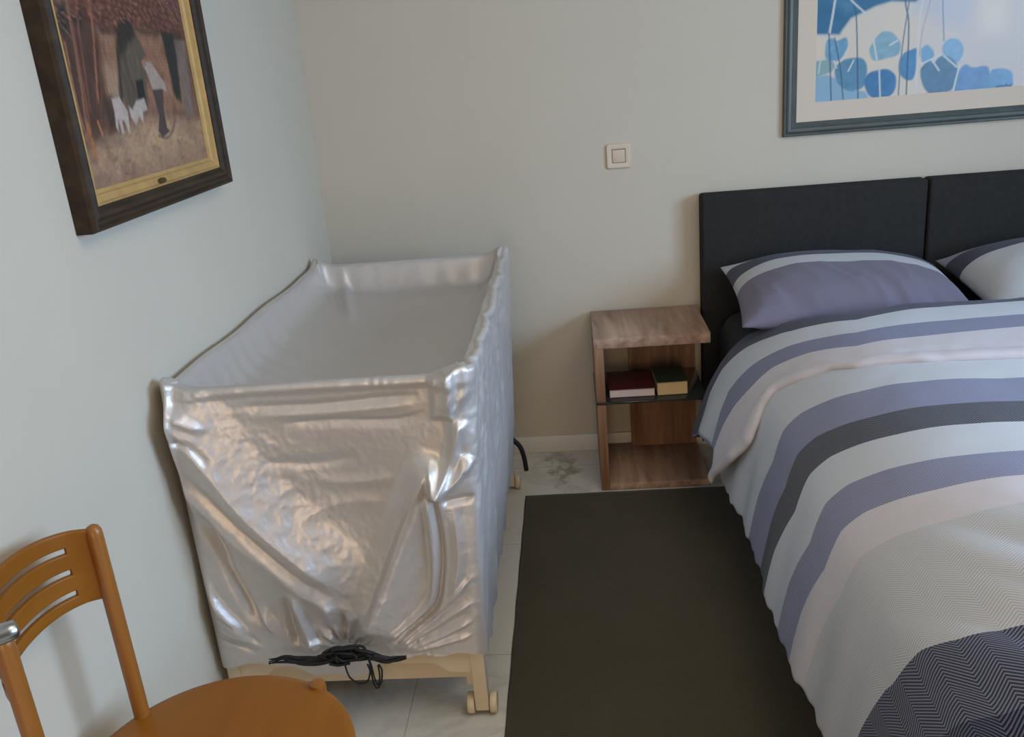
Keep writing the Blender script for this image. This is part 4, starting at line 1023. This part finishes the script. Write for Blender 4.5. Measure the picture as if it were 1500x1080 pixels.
# ------------------------------------------------------------------ chair
M_beech = wood('honey_beech', sRGB(134, 80, 18), sRGB(141, 86, 21), sRGB(150, 94, 27), (9, 2, 9), 0.40, spec=0.3)
M_beechp = wood('honey_beech_post', sRGB(134, 82, 28), sRGB(142, 90, 34), sRGB(152, 98, 42), (30, 30, 2), 0.32, spec=0.5)
CHX, CHY = 0.29, -2.17
ch = thing('chair', (CHX, CHY, 0), 'honey-brown beech chair with round seat and curved slotted back', 'chair')
def loc(p): return (p[0]-CHX, p[1]-CHY, p[2])
bm = bmesh.new()
add_lathe(bm, [(0.02, 0.440), (0.218, 0.440), (0.226, 0.443), (0.230, 0.450), (0.2295, 0.456), (0.224, 0.4605), (0.212, 0.462), (0.12, 0.4605), (0.02, 0.460)], (0, 0, 0), 72)
bm_obj('seat', bm, M_beech, ch, 45)
PF, PN = (0.112, -2.045), (0.142, -2.343)
for (px, py) in (PF, PN):
    r = 0.0135
    pr = [(px+0.006, py, 0.0), (px, py, 0.30), (px, py, 0.60), (px, py, 0.825), (px, py, 0.833), (px, py, 0.839), (px, py, 0.8425)]
    tube('back_post', [loc(p) for p in pr], [r*0.85, r, r, r, r*0.93, r*0.70, r*0.25], M_beechp, ch, 20)
for (px, py) in ((0.414, -1.982), (0.414, -2.358)):
    tube('front_leg', [loc(p) for p in ((px-0.01, py, 0.0), (px, py, 0.30), (px, py, 0.462), (px, py, 0.468), (px, py, 0.470))], [0.013, 0.0145, 0.0145, 0.0135, 0.009], M_beechp, ch, 20)
for (a, b, z) in (((0.118, -2.045), (0.406, -1.982), 0.20), ((0.138, -2.338), (0.406, -2.358), 0.20), ((0.258, -2.014), (0.268, -2.348), 0.20)):
    tube('stretcher', [loc((a[0], a[1], z)), loc((b[0], b[1], z))], 0.009, M_beechp, ch, 14)
def backrest():
    plan = catmull([(0.110, -2.047, 0), (0.078, -2.066, 0), (0.055, -2.105, 0), (0.046, -2.160, 0), (0.052, -2.222, 0), (0.082, -2.288, 0), (0.140, -2.340, 0)], 16)
    n = len(plan)-1
    L_ = [0.0]
    for a, b in zip(plan[:-1], plan[1:]): L_.append(L_[-1]+(b-a).length)
    T_ = [l/L_[-1] for l in L_]
    # rows: fractions of height; slots between
    hs = [0, .06, .12, .140, .220, .24, .33, .41, .430, .510, .53, .62, .70, .720, .800, .82, .90, .96, 1.0]
    slot = {(3, 4), (8, 9), (13, 14)}
    bm = bmesh.new(); G = []
    for j, h in enumerate(hs):
        row = []
        for i, p in enumerate(plan):
            t = T_[i]; crown = math.sin(math.pi*t)
            lo = 0.708+0.004*crown; hi = 0.836+0.020*crown
            row.append(bm.verts.new(loc((p.x, p.y, lo+(hi-lo)*h))))
        G.append(row)
    for j in range(len(hs)-1):
        for i in range(n):
            tm = (T_[i]+T_[i+1])/2
            if (j, j+1) in slot and 0.13 < tm < 0.88: continue
            bm.faces.new((G[j][i], G[j][i+1], G[j+1][i+1], G[j+1][i]))
    o = bm_obj('backrest', bm, M_beech, ch, 50)
    so = o.modifiers.new('t', 'SOLIDIFY'); so.thickness = 0.010; so.offset = 0
    bv = o.modifiers.new('b', 'BEVEL'); bv.width = 0.002; bv.segments = 2; bv.limit_method = 'ANGLE'; bv.angle_limit = math.radians(50)
backrest()

# ------------------------------------------------------------------ metal stand whose arm end pokes in at the left
M_chr = simple('brushed_steel', sRGB(170, 172, 172), 0.28, 1.0)
st = thing('metal_stand', (0.06, -2.56, 0), 'brushed steel tube end reaching in beside the chair back', 'stand')
tube('arm', [(0.0, 0.0, 0.905), (0.160, 0.133, 0.905), (0.1675, 0.139, 0.905), (0.169, 0.1405, 0.905)], [0.0125, 0.0125, 0.0115, 0.008], M_chr, st, 24)
tube('pole', [(0, 0, 0.012), (0, 0, 0.92)], 0.0125, M_chr, st, 20)
bm = bmesh.new(); add_lathe(bm, [(0.055, 0.0), (0.055, 0.008), (0.045, 0.013), (0.014, 0.016)], (0, 0, 0), 32); bm_obj('base', bm, M_chr, st, 40)
